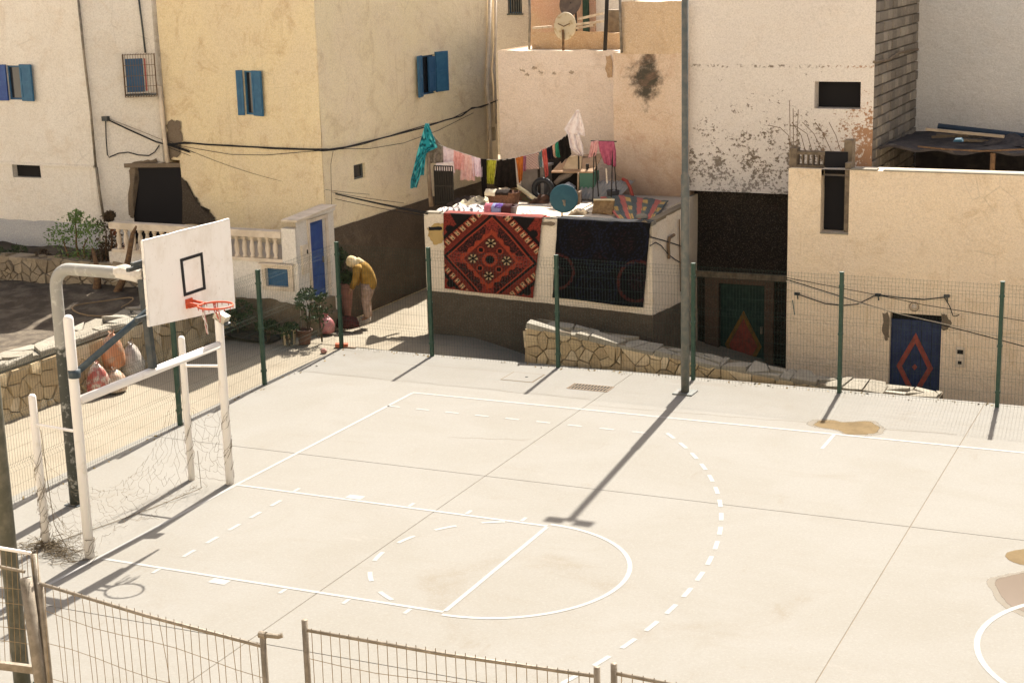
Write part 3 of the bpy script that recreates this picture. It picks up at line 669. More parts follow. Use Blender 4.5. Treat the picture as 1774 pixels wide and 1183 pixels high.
# bluish sky-lit shade painted as a thin layer over the wall base
z1 = on(60,382,1,WY).z
b = MB(); b.grid(lambda u, v: (-17+(A_.x+16.98)*u, WY-.016-.02*fb((-17+10*u,WY,v+12),.9)*.5, .7+(z1-.7+.05*fb((u*14,0,0),1))*v), 40, 6); b.build('blue_shade_layer', M_BLUESHADE, WHITE)
# ledge of old roof line
b = MB(); zl = on(80,284,1,WY).z; b.bar((-17,WY-.02,zl+.0),(A_.x,WY-.02,zl-.02), .05, .05); b.build('ledge', M_WH_W, WHITE)
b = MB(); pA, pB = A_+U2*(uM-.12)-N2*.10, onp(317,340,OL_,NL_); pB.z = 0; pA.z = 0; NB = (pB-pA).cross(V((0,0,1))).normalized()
b.prism([pA+V((0,0,.9)), pB+V((0,0,.9)), pB-NB*.06+V((0,0,.9)), pA-NB*.06+V((0,0,.9))], (0,0,zM-.06-.9)); b.build('alley_shade_panel', M_DARK, WHITE)  # near-black panel stands in for the deep shade of the alley recess
patch(WHITE, A_, U2, [(223,372),(224,300),(226,283),(250,278),(272,275),(273,283),(250,287),(234,291),(231,330),(231,380)], M_SOOT2, 'render_patch', -.004, .02, 9)
b = MB(); b.prism([pA+N2*.12+V((0,0,zM-.05)), pB+NL_*.02+V((0,0,zM-.05)), V((E0.x,E0.y,zM-.05))], (0,0,.09)); b.build('alley_soffit', M_SOOT2, WHITE)
# cage window
w_ = window(WHITE, A_, U2, hc, M_DBLUE, pane=False)
b = MB(); slab(b, A_, U2, hc[0]+.0, hc[1], hc[2], hc[3], -.02, .0); b.build('shutter', M_DBLUE, w_)
CAGE = w_
u0,z0,u1,z1 = hc; u0 -= .03; u1 = min(uE-.02, hc[2]+.42); z0 -= .08; z1 += .1; dp = .32
b = MB(); PT = lambda u, z, d: A_+U2*u+V((0,0,z))+N2*d
for z in [z0+(z1-z0)*k/4 for k in range(5)]: b.tube([PT(u0,z,0),PT(u0,z,dp),PT(u1,z,dp),PT(u1,z,0)], .006, 5)
for k in range(13): u = u0+(u1-u0)*k/12; b.tube([PT(u,z0,dp),PT(u,z1,dp)], .005, 5); b.tube([PT(u,z1,dp),PT(u,z1,0)], .005, 5); b.tube([PT(u,z0,dp),PT(u,z0,0)], .007, 5)
for k in range(4): d = dp*k/4; b.tube([PT(u0,z0,d),PT(u0,z1,d)], .008, 5); b.tube([PT(u1,z0,d),PT(u1,z1,d)], .008, 5)
b.build('window_cage', M_RUSTW, WHITE)
b = MB(); slab(b, A_, U2, u0+.02, z0+.02, u1-.02, z0+.05, .02, dp-.02); b.build('cage_board', M_DGREY, WHITE)
b = MB(); slab(b, A_, U2, hc[2]+.03, z0+.1, hc[2]+.06, z1-.1, .06, .08); b.build('cage_cloth', simple('red_rag', (.38,.10,.09), None), WHITE)
pipe('downpipe', [on(x, y, 1, WY-.06) for x, y in ((135,-5),(146,100),(157,190),(166,290))], .026, M_GALV, WHITE)
pipe('downpipe', [on(x, y, 1, WY-.05) for x, y in ((167,290),(172,330),(180,380))], .03, M_GALV, WHITE)
pipe('downpipe', [onp(x, y, A_+N2*.05, N2) for x, y in ((240,-5),(247,50),(252,92))], .02, M_DGREY, WHITE)
# ---------------------------------------------------------------- low house with the carpets
CY0 = 11.3
CX0, CX1, CZ = on(739,480,1,CY0).x, on(1130,460,1,CY0).x, on(900,381,1,CY0).z
CY1 = on(1190,420,0,CX1).y
LOW = thing('low_house', 'low whitewashed house with dark base, carpets over its parapet and washing on its roof', 'house', (.8, 12, -.2))
OF = V((CX0, CY0, 0)); OS = V((CX1, CY0, 0)); XU = V((1,0,0)); YU = V((0,1,0))
facade('front_wall', LOW, M_CARPW, OF, XU, CX1-CX0, CZ+.04, [], amp=.025, topn=.035, z0=-1.6, seed=20, res=.15)
facade('side_wall', LOW, M_CARPW, OS, YU, CY1-CY0, CZ+.06, [], amp=.02, topn=.03, z0=-1.6, seed=23, res=.2)
body(LOW, M_CARPW, [(CX0,CY0+.02),(CX1-.02,CY0+.02),(CX1-.02,CY1),(CX1-.5,CY1),(CX1-.5,19),(CX0,19)], -1.6, CZ-.03, skip=(0,))
def dadoface(O, U, L, za, zb, n, seed, d=.016, amp=.02):
    O, U, N = frame_at(O, U); b = MB()
    b.grid(lambda u, v: O+U*(L*u)+V((0,0,-1.55+(za+(zb-za)*u+.02*fb((u*L*2.5,seed,0),1)+1.55)*v))+N*(d+amp*fb(O+U*(L*u)+V((seed,0,0)),.9)), n, 10); return b
da = on(745,503,1,CY0).z; db = on(1138,546,1,CY0).z
dadoface(OF, XU, CX1-CX0+.016, da, db, 40, 20, amp=.025).build('dado', M_DADO2, LOW)
dadoface(OS, YU, CY1-CY0, db, db-.12, 30, 23).build('dado', M_DADO2, LOW)
r = random.Random(5)
x = CX0
while x < CX1-.1:      # uneven stones along the roof edge
    l = r.uniform(.18,.42); b = MB(); h = r.uniform(.03,.075)
    P = [(x+r.uniform(.0,.02),CY0+.0),(x+l-.015,CY0+r.uniform(-.01,.02)),(x+l-.02,CY0+r.uniform(.16,.24)),(x+.01,CY0+r.uniform(.16,.22))]
    b.prism([(p[0],p[1],CZ-.0) for p in P], (0,0,h)); b.build('coping_stone', M_STT, LOW); x += l
b = MB(); b.bar((CX1-.09,CY0+.25,CZ+.05),(CX1-.09,CY1,CZ+.07), .16, .06); b.build('side_coping', M_KERB, LOW)
patch(LOW, OF, XU, [(742,396),(757,385),(770,388),(768,420),(755,424),(744,412)], simple('yellowed_wash', (.38,.26,.10), (.30,.2,.08), 6), 'yellowed_patch', .01, .02)
patch(LOW, OF, XU, [(744,393),(766,392),(768,398),(745,399)], M_DARK, 'crack', .012, .006)
patch(LOW, OF, XU, [(936,384),(962,384),(962,391),(936,389)], M_SOOT2, 'crack', .012, .012)
patch(LOW, OF, XU, [(1118,380),(1128,390),(1122,402),(1130,412),(1112,408),(1110,386)], M_SOOT2, 'render_patch', .012, .02)
# ---------------------------------------------------------------- pink house and stained tower behind the roof
PINK = thing('pink_house', 'pink plastered house wall rising behind the washing line', 'house', (0, 15.5, 2))
PKY = 16.3
xl = on(865,200,1,PKY).x; zp = on(960,88,1,PKY).z; xr = on(1066,150,1,PKY).x
OP = V((xl,PKY,0)); facade('front_wall', PINK, M_PINK, OP, XU, xr-xl+.5, zp, [], amp=.02, topn=.06, z0=1.9, seed=30)
body(PINK, M_PINK, [(xl,PKY+.02),(xr+.5,PKY+.02),(xr+.5,20),(xl,20)], 1.9, zp-.03, skip=(0,))
b = MB(); b.add([(xl,PKY,1.9),(xl,20,1.9),(xl,20,zp),(xl,PKY,zp)], [(0,1,2,3)]); b.build('edge_wall', M_PINK, PINK)
patch(PINK, OP, XU, [(1051,98),(1060,96),(1062,132),(1055,135),(1050,120)], M_ORANGE_W, 'render_patch', .006, .02)
M_FLK = simple('flaked_plaster', (.50,.40,.30), (.38,.30,.225), 14)
for px, s_ in (((905,122),1),((925,118),2),((936,126),3),((912,130),4),((990,126),5),((960,128),6)):
    x, y = px; patch(PINK, OP, XU, [(x-3,y-1.5),(x+2,y-2),(x+4,y+1.5),(x-2,y+1)], M_FLK, 'flaked_patch', -.016, .035, s_)
TOWER = thing('stained_tower', 'peach plastered tower with a black damp stain beside the tall lamp post', 'building', (2.1, 15, 2))
TWY = 15.0
tl = on(1063,200,1,TWY).x; tr = on(1186,50,1,TWY).x; OT = V((tl,TWY,0)); tz = on(1063,92,1,TWY).z; tz2 = on(1130,3,1,TWY).z
facade('front_wall', TOWER, M_PEACH, OT, XU, tr-tl+.03, tz, [], amp=.03, topn=.03, z0=1.8, seed=33)
M_UPPER = plaster('tan_orange_render', (.56,.41,.26), (.52,.38,.25), (.40,.27,.16), (.33,.23,.15), .6, .5, .5, (.2,.14,.09), .69)
xu = on(1076,50,1,TWY).x; OT2 = V((xu,TWY-.03,0))
facade('upper_wall', TOWER, M_UPPER, OT2, XU, tr-xu, tz2, [], amp=.03, topn=.03, z0=tz-.02, seed=35)
body(TOWER, M_PEACH, [(tl,TWY+.02),(tr+.03,TWY+.02),(tr+.03,17),(tl,17)], 1.8, tz-.01, skip=(0,))
body(TOWER, M_PEACH, [(xu,TWY),(tr,TWY),(tr,16.5),(xu,16.5)], tz-.02, tz2-.02, skip=(0,), name='upper_side')
b = MB(); b.tube([on(x,y,1,TWY-.1) for x,y in ((1074,-5),(1075,40),(1077,92))], .03, 6); b.build('downpipe', M_GALV, TOWER, smooth=True)
# ---------------------------------------------------------------- roofs above the pink house
UPH = thing('grey_upper_house', 'grey plastered house with a barred window above the pink wall', 'house', (-2, 21, 3))
xg0, xg1 = on(860,40,1,22).x, on(918,40,1,22).x
OG = V((xg0-1,22,0)); hg = hole_px(880,-12,904,24, OG, XU)
facade('front_wall', UPH, M_GREYW, OG, XU, xg1-xg0+1, 6.7, [hg], amp=.02, z0=2, seed=37)
body(UPH, M_GREYW, [(xg0-1,22.02),(xg1,22.02),(xg1,26),(xg0-1,26)], 2, 6.7, skip=(0,))
wi = window(UPH, OG, XU, hg, M_DBLUE)
b = MB()
for k in range(6): u = hg[0]+(hg[2]-hg[0])*(k+.5)/6; slab(b, OG, XU, u-.012, hg[1], u+.012, hg[3], -.03, -.005)
slab(b, OG, XU, hg[0]-.03, hg[1]-.04, hg[2]+.03, hg[1], -.02, .03); b.build('window_bar', M_DGREY, UPH)
ORH = thing('salmon_upper_house', 'salmon and white house wall behind the two rooftop dishes', 'house', (1, 19.5, 3))
xo = [on(x,40,1,21).x for x in (916,1030,1095)]
b = MB(); b.box((xo[0],21,2.5),(xo[1],24,6.7)); b.build('salmon_wall', plaster('salmon_wash', (.50,.29,.20), (.48,.33,.22), (.42,.3,.18)), ORH)
b = MB(); b.box((xo[1]+.003,21.1,2.5),(xo[2],24,6.7)); b.build('white_wall', M_WH_W, ORH)
xx = on(1016,20,1,20.98).x; b = MB(); b.box((xx-.07,20.9,4),(xx+.07,20.995,6.7)); b.build('green_drainpipe', M_GREEN, ORH)
PAR = thing('orange_parapet', 'low orange rendered parapet on the roof above the pink wall', 'parapet wall', (0, 15.2, 5.1))
xp0, xp1 = on(921,70,1,17.2).x, on(1075,70,1,17.2).x; zp1 = on(980,56,1,17.2).z
OPp = V((xp0,17.2,0)); facade('front_face', PAR, M_ORANGE_W, OPp, XU, xp1-xp0, zp1, [], amp=.03, topn=.05, z0=4.8, seed=39, res=.12)
b = MB(); b.box((xp0,17.22,4.8),(xp1,17.5,zp1-.03)); b.build('back_face', M_ORANGE_W, PAR)
# ---------------------------------------------------------------- peeling white house and its dark ground floor
PEEL = thing('peeling_house', 'tall white house with flaking limewash above a near-black ground floor, bare block side wall', 'house', (4.4, 15.5, -1))
QY = 15.2
x0_, x1_ = on(1188,300,1,QY).x, on(1514,150,1,QY).x; zb = on(1290,334,1,QY).z; OPl = V((x0_,QY,0)); QB = on(1590,120,0,x1_).y; QH = 6.75
hp = hole_px(1411,142,1491,189, OPl, XU)
facade('front_wall', PEEL, M_PEEL, OPl, XU, x1_-x0_, QH, [hp], .35, amp=.025, z0=zb, seed=41, res=.2)
b = MB(); slab(b, OPl, XU, hp[0], hp[1], hp[2], hp[3], -.36, -.34); b.build('dark_opening', M_DARK, PEEL)
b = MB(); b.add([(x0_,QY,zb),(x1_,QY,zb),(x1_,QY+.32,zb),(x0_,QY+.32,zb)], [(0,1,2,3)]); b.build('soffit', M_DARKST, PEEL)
OG2 = V((x0_,QY+.32,0)); hgd = hole_px(1246,492,1325,640, OG2, XU); hgd = (hgd[0], -1.62, hgd[2], hgd[3])
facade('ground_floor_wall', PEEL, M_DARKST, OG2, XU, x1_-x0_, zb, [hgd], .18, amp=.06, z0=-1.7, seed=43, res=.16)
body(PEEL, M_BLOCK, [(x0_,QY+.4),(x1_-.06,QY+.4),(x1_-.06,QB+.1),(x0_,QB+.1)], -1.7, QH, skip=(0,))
b = MB(); slab(b, OG2, XU, .15, hgd[3]+.12, hgd[2]+.55, hgd[3]+.24, 0, .10); b.build('lintel_ledge', M_RUBB, PEEL)
b = MB(); f = .30
M_PSUR = plaster('faded_pink_surround', (.15,.095,.07), (.12,.08,.06), (.09,.07,.05), None, .6, k=.75)
for a in ((hgd[0]-f,hgd[1],hgd[0],hgd[3]+.10),(hgd[2],hgd[1],hgd[2]+.2,hgd[3]+.10),(hgd[0],hgd[3],hgd[2],hgd[3]+.10)): slab(b, OG2, XU, *a, -.01, .06)
b.build('door_surround', M_PSUR, PEEL)
b = MB(); slab(b, OG2, XU, hgd[0]+.003, hgd[1], hgd[2]-.003, hgd[3]-.003, -.16, -.12); gd = b.build('door', M_GREEND, PEEL)
def diamond(parent, O, U, cu, cz, hw_, hz, w_, d0, d1, m_, name='painted_diamond', fill=None):
    O, U, N = frame_at(O, U); b = MB(); P = [(cu,cz+hz),(cu+hw_,cz),(cu,cz-hz),(cu-hw_,cz)]; k = 1-w_
    for i in range(4):
        a, c = P[i], P[(i+1)%4]; ai = (cu+(a[0]-cu)*k, cz+(a[1]-cz)*k); ci = (cu+(c[0]-cu)*k, cz+(c[1]-cz)*k)
        q_ = [O+U*p[0]+V((0,0,p[1]))+N*d0 for p in (a, c, ci, ai)]; b.prism(q_, N*(d1-d0))
    b.build(name, m_, parent)
    if fill:
        b = MB(); b.prism([O+U*(cu+(p[0]-cu)*k*.97)+V((0,0,cz+(p[1]-cz)*k*.97))+N*d0 for p in P], N*(d1-d0)*.7); b.build('diamond_centre', fill, parent)
cu = (hgd[0]+hgd[2])/2; zt_ = onp(1284,540,OG2,V((0,-1,0))).z
diamond(gd, OG2, XU, cu, zt_-.75, .40, .75, .22, -.12, -.10, M_YEL, fill=M_RED)
b = MB(); slab(b, OG2, XU, hgd[2]-.12, hgd[1]+.9, hgd[2]-.07, hgd[1]+1.05, -.12, -.07); b.build('handle', M_GALV, gd)
# block side wall: every block a piece
pb = {}
r = random.Random(9); yy = QY
rows = 22; bh = .205; bl = .41
bn = 0
for j in range(rows):
    z = zb-.3+j*bh
    if z > 6.6: break
    y = QY+.02+((j%2)*bl*.5-bl*.5 if j%2 else 0)
    while y < QB:
        ya, yb_ = max(QY+.02, y), min(QB+.02, y+bl)
        if yb_-ya > .08:
            key = round(yb_-ya, 2)
            if key not in pb:
                b = MB(); c = .012; l = yb_-ya-.04; h = bh-.022
                b.add([(x1_-.08,ya,z),(x1_-.08,ya+l,z),(x1_-.08,ya+l,z+h),(x1_-.08,ya,z+h),(x1_-.012,ya,z),(x1_-.012,ya+l,z),(x1_-.012,ya+l,z+h),(x1_-.012,ya,z+h),(x1_,ya+c,z+c),(x1_,ya+l-c,z+c),(x1_,ya+l-c,z+h-c),(x1_,ya+c,z+h-c)],
                      [(8,9,10,11)]+[(a,(a+1)%4,(a+1)%4+4,a+4) for a in range(4)]+[(a+4,(a+1)%4+4,(a+1)%4+8,a+8) for a in range(4)])
                o = b.build('cement_block', M_BLOCK, PEEL); pb[key] = (o, ya, z)
            else:
                o0, y_0, z_0 = pb[key]; o = o0.copy(); COL.objects.link(o); o.parent = PEEL; o.location = (r.uniform(-.012,.012), ya-y_0, z-z_0)
            bn += 1
        y += bl
b = MB(); b.tube([on(x,y,0,x1_+.02) for x,y in ((1514,108),(1540,104),(1556,92),(1575,88),(1590,86))], .03, 5); b.build('mortar_ridge', M_RUBB, PEEL)
# ---------------------------------------------------------------- far blue-grey house at the right
FAR = thing('blue_grey_house', 'plain blue-grey plastered house wall at the upper right edge', 'house', (13, 20, 0))
facade('front_wall', FAR, M_BLUEGREY, V((x1_-.06,QB,0)), XU, 14, 8.0, [], amp=.02, z0=-1.7, seed=47)
body(FAR, M_BLUEGREY, [(x1_-.06,QB+.02),(x1_+14,QB+.02),(x1_+14,25),(x1_-.06,25)], -1.7, 8.0, skip=(0,))
# ---------------------------------------------------------------- beige house with the navy door
BEI = thing('beige_house', 'beige rendered house with a navy door painted with a red diamond behind the far fence', 'house', (9, 14.5, -1.5))
BX0, BY = on(1364,450,1,13.2).x, 13.2; OB = V((BX0,BY,0)); bz = on(1600,299,1,BY).z
hn = hole_px(1540,544,1629,700, OB, XU); hn = (hn[0], -1.5, hn[2], hn[3]); hs = hole_px(1422,280,1471,403, OB, XU); zs_ = on(1400,298,1,BY).z; hs = (hs[0],hs[1],hs[2],9)
facade('front_wall', BEI, M_BEIGE, OB, XU, 9.6, bz, [hn, hs], .26, amp=.018, topn=.012, z0=-1.7, seed=51)
body(BEI, M_BEIGE, [(BX0,BY+.02),(BX0+9.6,BY+.02),(BX0+9.6,14.6),(BX0,14.6)], -1.7, bz-.12, skip=(0,))
b = MB(); k = hs[0]
b.box((BX0,BY+.015,bz-.12),(BX0+hs[0],BY+.2,bz-.012)); b.box((BX0+hs[2],BY+.015,bz-.12),(BX0+9.6,BY+.2,bz-.008)); b.build('parapet', M_BEIGE, BEI)
b = MB(); b.box((BX0+hs[2]+.02,BY-.012,bz+.002),(BX0+hs[2]+.50,BY+.2,bz+.028)); b.box((BX0+hs[2]+.62,BY-.012,bz+.0),(BX0+9.6,BY+.2,bz+.022)); b.build('parapet_cap', M_STT, BEI)
b = MB(); slab(b, OB, XU, hs[0], hs[1]-.03, hs[2], hs[1]-.001, -.25, .03); b.build('sill', M_STT, BEI)
b = MB(); slab(b, OB, XU, hs[0], hs[1]+.01, hs[2]-.10, bz+.3, -.28, -.26); b.build('dark_opening', M_DARK, BEI)
b = MB(); slab(b, OB, XU, hs[2]-.10, hs[1]+.01, hs[2]-.002, bz+.12, -.24, -.06); b.build('reveal_pier', M_RUBB, BEI)
b = MB(); slab(b, OB, XU, hn[0]+.003, hn[1], hn[2]-.003, hn[3]-.14, -.16, -.11); nd = b.build('door', M_NAVY, BEI)
b = MB(); slab(b, OB, XU, hn[0]+.003, hn[3]-.14, hn[2]-.003, hn[3]-.003, -.2, -.18); b.build('dark_transom', M_DARK, BEI)
cu = (hn[0]+hn[2])/2-.01; zc = on(1583,638,1,BY).z
diamond(nd, OB, XU, cu, zc, .34, .66, .30, -.11, -.095, M_RED)
O, U, N = frame_at(OB, XU); b = MB(); c = O+U*cu+V((0,0,zc))+N*-.11; b.prism([c+V((0,0,.06)),c+U*.05,c-V((0,0,.06)),c-U*.05], N*.012); b.build('diamond_dot', M_RED, nd)
b = MB()
for k in range(1,5): u = hn[0]+(hn[2]-hn[0])*k/5; slab(b, OB, XU, u-.004, hn[1], u+.004, hn[3]-.15, -.11, -.106)
b.build('plank_joint', M_DARK, nd)
for px, s_ in (([(1530,543),(1540,540),(1541,580),(1536,590),(1529,572)],1),([(1630,543),(1640,545),(1648,560),(1642,572),(1631,570)],2)): patch(BEI, OB, XU, px, M_SOOT2, 'render_patch', -.006, .02, s_)
b = MB(); u0,z0,u1,z1 = hole_px(1656,601,1672,635, OB, XU); slab(b, OB, XU, u0, z0, u1, z1, 0, .06); mb = b.build('meter_box', M_TRIM, BEI)
b = MB(); slab(b, OB, XU, u0+.03, z1-.12, u1-.03, z1-.04, .06, .066); slab(b, OB, XU, u0+.05, z0+.06, u1-.05, z0+.12, .06, .066); b.build('meter_window', M_DARK, mb)
c = onp(1584,531,OB,N); ring = [c+N*.03+(U*math.cos(a)+V((0,0,math.sin(a))))*.085 for a in [k*math.pi/10 for k in range(21)]]
b = MB(); b.tube(ring, .008, 5, cap=False); lr = b.build('lamp_guard', M_GALV, BEI)
b = MB(); b.lathe(c-N*.0, [(.05,0),(.055,.03),(.03,.07),(.0,.08)], 10, axis=N); b.build('bulkhead_lamp', M_TRIM, BEI)
# unfinished masonry on the beige roof: two piers, lattice block, starter bars
UNF = thing('unfinished_roof_masonry', 'rough unfinished piers with lattice block and bent starter bars on the beige roof', 'masonry', (5.3, 13.9, bz))
yq = 13.75
xa = [on(x,290,1,yq).x for x in (1367,1380,1462,1476)]; zq = [on(1420,y,1,yq).z for y in (300,287,264,242)]
b = MB(); b.box((xa[0],yq,bz-.3),(xa[1],yq+.25,zq[2]+.06)); b.build('pier', M_RUBB, UNF)
b = MB(); b.box((xa[2],yq-.02,bz-.3),(xa[3],yq+.25,zq[3])); b.build('pier', M_RUBB, UNF)
b = MB(); b.box((xa[1],yq+.02,bz-.3),(xa[2],yq+.2,zq[1])); b.build('base_course', M_RUBB, UNF)
b = MB(); b.box((xa[1],yq+.02,zq[2]-.06),(xa[2],yq+.2,zq[2])); b.build('top_course', M_RUBB, UNF)
b = MB(); nb = 9
for k in range(nb+1): x = xa[1]+(xa[2]-xa[1])*k/nb; b.box((x-.014,yq+.04,zq[1]),(x+.014,yq+.14,zq[2]-.06))
b.build('lattice_block', M_RUBB, UNF)
bars = [((1379,262),(1370,235),(1362,214),(1330,218)),((1369,262),(1368,175)),((1375,262),(1374,188)),((1380,262),(1383,190)),((1395,262),(1388,235),(1372,212)),((1407,262),(1398,232),(1374,216)),((1424,262),(1410,232),(1390,212)),((1440,262),(1425,230),(1412,212)),((1456,262),(1448,235),(1436,212))]
for k, px in enumerate(bars):
    P = [on(x,y,1,yq+.1) for x,y in px]
    if k == 0: P = [on(x,y,1,yq+.1) for x,y in ((1369,262),(1366,235),(1352,222),(1330,217))]
    b = MB(); b.tube(P, .007, 5); b.build('starter_bar', M_RUSTW, UNF)
# dark shed roof behind the beige parapet
SHED = thing('dark_shed', 'dark tarred lean-to shed heaped with planks behind the beige parapet', 'shed', (9, 16, 1.5))
M_TAR = simple('tarred_felt', (.035,.032,.035), (.06,.052,.05), 4, .95, .8, 20)
xs0 = x1_+.05
b = MB(); zf_, zk_ = on(1680,262,1,15.6).z, on(1680,232,1,QB-.3).z
b.grid(lambda u, v: (xs0+9*u, 15.6+(QB-15.9)*v, zf_+(zk_-zf_)*v-.05*u+.06*fb((u*9,v*5,0),1.0)+.03*math.sin(u*60)*(1-v)), 160, 12); b.build('felt_roof', M_TAR, SHED, solid=.05)
b = MB(); b.box((xs0,QB-.2,-1.5),(xs0+9,QB-.1,3.0)); b.build('back_panel', M_TAR, SHED)
b = MB(); b.box((xs0,14.7,1.6),(xs0+9,QB-.2,1.75)); b.build('shed_floor', M_TAR, SHED)
for k, px in enumerate((1720, 1860)):
    p = on(px,280,1,15.65); b = MB(); b.bar((p.x,p.y,1.7),(p.x,p.y,zf_-.03), .09, .09, (0,1,0)); b.build('shed_post', M_BARK, SHED)
P = [on(x,y,1,15.55) for x,y in ((1590,254),(1640,259),(1700,262),(1774,259),(1830,255))]; b = MB(); b.tube(P, .018, 6); b.build('edge_pole', M_BARK, SHED)
P = [on(1604,224,1,16.6), on(1740,237,1,16.6)]; b = MB(); b.bar(P[0],P[1],.10,.05); b.build('plank', simple('weathered_plank', (.36,.29,.21), (.28,.22,.16), 8), SHED)
P = [on(1625,219,1,17.2), on(1774,236,1,17.2)]; b = MB(); b.tube([P[0],P[1]],.06,7); b.build('rolled_tarp', simple('dark_blue_tarp', (.02,.035,.06), None), SHED)
P = [on(1660,246,1,15.5)+V((.1*a,.05*c,.03*d)) for a,c,d in ((-1,0,0),(.9,0,0),(.5,0,1.6),(-.7,.5,1.3))]; b = MB(); b.prism(P, (0,.12,.02)); b.build('blue_rag', simple('blue_rag', (.02,.07,.11), None), SHED)

r = random.Random(12)
for k in range(9):
    x0 = xs0+.15+r.uniform(0,3.2); y0 = r.uniform(15.7,QB-1.2); zz = zf_+(zk_-zf_)*(y0-15.6)/(QB-15.9)+.07; a = r.uniform(-.25,.15); L = r.uniform(.6,1.6)
    b = MB(); b.bar((x0,y0,zz),(x0+L*math.cos(a),y0+L*math.sin(a),zz+r.uniform(-.02,.10)), r.uniform(.05,.14), r.uniform(.03,.07)); b.build('scrap_timber', [M_BARK, M_TAR, M_RUBB][k%3], SHED)
for k in range(4):
    x0 = xs0+.3+r.uniform(0,3); y0 = r.uniform(16,QB-1); zz = zf_+(zk_-zf_)*(y0-15.6)/(QB-15.9)+.03; b = MB()
    b.grid(lambda u, v: (x0+.9*u, y0+.7*v, zz+.16*math.sin(3.14*u)*math.sin(3.14*v)*(1+fb((u*3+k,v*3,0),1))), 10, 8); b.build('crumpled_tarp', M_TAR, SHED)
# ================================================================== goal
GX, GN, GF = -.12, -1.54, 1.54
GOAL = thing('goal_frame', 'white painted steel goal frame with torn net around its feet', 'goal', (-.4, 0, 0))
def post(name, x, y, h, r, parent, m_=None, dome=True, n=14):
    b = MB(); prof = [(r*1.0,0),(r,h-.0)]
    if dome: prof += [(r*.92,h+r*.35),(r*.6,h+r*.75),(r*.12,h+r*.9)]
    b.lathe((x,y,0), prof, n); return b.build(name, m_ or M_WHITE_MET, parent, smooth=True)
post('goal_post', GX-.02, GN, on(107,552,1,GN).z, .062, GOAL); post('goal_post', GX, GF, on(376,542,1,GF).z, .060, GOAL)
b = MB(); b.tube([(GX,GN+.055,2.03),(GX,GF-.055,2.03)], .055, 14); b.build('crossbar', M_WHITE_MET, GOAL, smooth=True)
BKN = (-.92,-1.42); BKF = (-.745,1.50)
for (bx, by), px in ((BKN,(57,688)),(BKF,(315,587))): post('back_post', bx, by, on(*px,1,by).z, .048, GOAL)
b = MB(); zr = on(90,737,1,-1.5).z; b.tube([(BKN[0],BKN[1],1.62),(GX,GN,1.64)], .02, 8); b.build('side_rod', M_WHITE_MET, GOAL)
b = MB(); b.tube([(BKF[0],BKF[1],1.68),(GX,GF,1.72)], .02, 8); b.build('side_rod', M_WHITE_MET, GOAL)
# torn net: sagging knotted cords
r = random.Random(77)
def netpatch(fn, nu, nv, keep, rad, name, jit=.03):
    b = MB(); P = {}
    for i in range(nu+1):
        for j in range(nv+1): P[i,j] = V(fn(i/nu, j/nv)) + V([r.uniform(-jit,jit) for _ in range(3)])
    for i in range(nu+1):
        for j in range(nv+1):
            for di, dj in ((1,0),(0,1)):
                if i+di <= nu and j+dj <= nv and r.random() < keep(i/nu, j/nv):
                    a, c = P[i,j], P[i+di,j+dj]; mm = (a+c)/2+V((r.uniform(-.02,.02),r.uniform(-.02,.02),-.02)); mm.z = max(mm.z,.006)
                    a.z = max(a.z,.006); c.z = max(c.z,.006); b.tube([a,mm,c], rad, 3, cap=False)
    return b.build(name, M_NETM, GOAL)
def backnet(u, v):
    y = BKN[1]+(BKF[1]-BKN[1])*u; x = BKN[0]+(BKF[0]-BKN[0])*u
    top = 1.35-.95*math.sin(math.pi*min(1,u*1.05))**.7+.25*max(0,u-.6)
    return (x-.10*math.sin(v*3)+.35*v*math.sin(math.pi*u), y, top*(1-v)+.01)
netpatch(backnet, 26, 9, lambda u,v: .62 if v>.05 else .9, .0017, 'net', .03)
def sidefar(u, v): return (GX+(BKF[0]-GX)*u+.05*math.sin(7*v), GF-.03+.1*v*math.sin(3*u), (1.25-.35*math.sin(3.1*u))*(1-v)+.01)
netpatch(sidefar, 7, 9, lambda u,v: .7, .0018, 'net', .04)
def sidenear(u, v): return (GX+(BKN[0]-GX)*u, GN+.05+.12*v*math.sin(3*u), (.35+1.0*max(0,u-.55)**1.0*2)*(1-v)+.01)
netpatch(sidenear, 8, 7, lambda u,v: .7, .002, 'net', .05)
def mid(u, v): return (-.3+.5*u*(1-u)-.25*v, -1.3+2.6*u, max(.008, .16*(1-v)*abs(math.sin(6*u))))
netpatch(mid, 22, 3, lambda u,v: .4, .0018, 'net', .05)
# bunched net on the ground between the near posts, cords twisted round posts
b = MB()
for k in range(80):
    t = r.random(); c = V((GX+(BKN[0]-GX)*t+r.gauss(0,.06), GN+.07*r.gauss(0,1)+.12*t, 0)); P = []; z = abs(r.gauss(0,.035))+.008; a = r.uniform(0,6.28)
    for q_ in range(6):
        P.append(c+V((math.cos(a)*.05*q_-.12+r.gauss(0,.025), math.sin(a)*.05*q_-.1+r.gauss(0,.025), max(.006, z+r.gauss(0,.03))))); a += r.gauss(0,.6)
    b.tube(P, r.uniform(.0022,.004), 3, cap=False)
for k in range(60):
    a = r.uniform(0,6.28); s_ = abs(r.gauss(0,.12)); c = V((BKN[0]+.02+s_*math.cos(a), BKN[1]+s_*math.sin(a), 0)); P = [c+V((r.gauss(0,.05),r.gauss(0,.05),max(.006,abs(r.gauss(.02,.05))))) for _ in range(5)]
    b.tube(P, r.uniform(.0022,.0042), 3, cap=False)
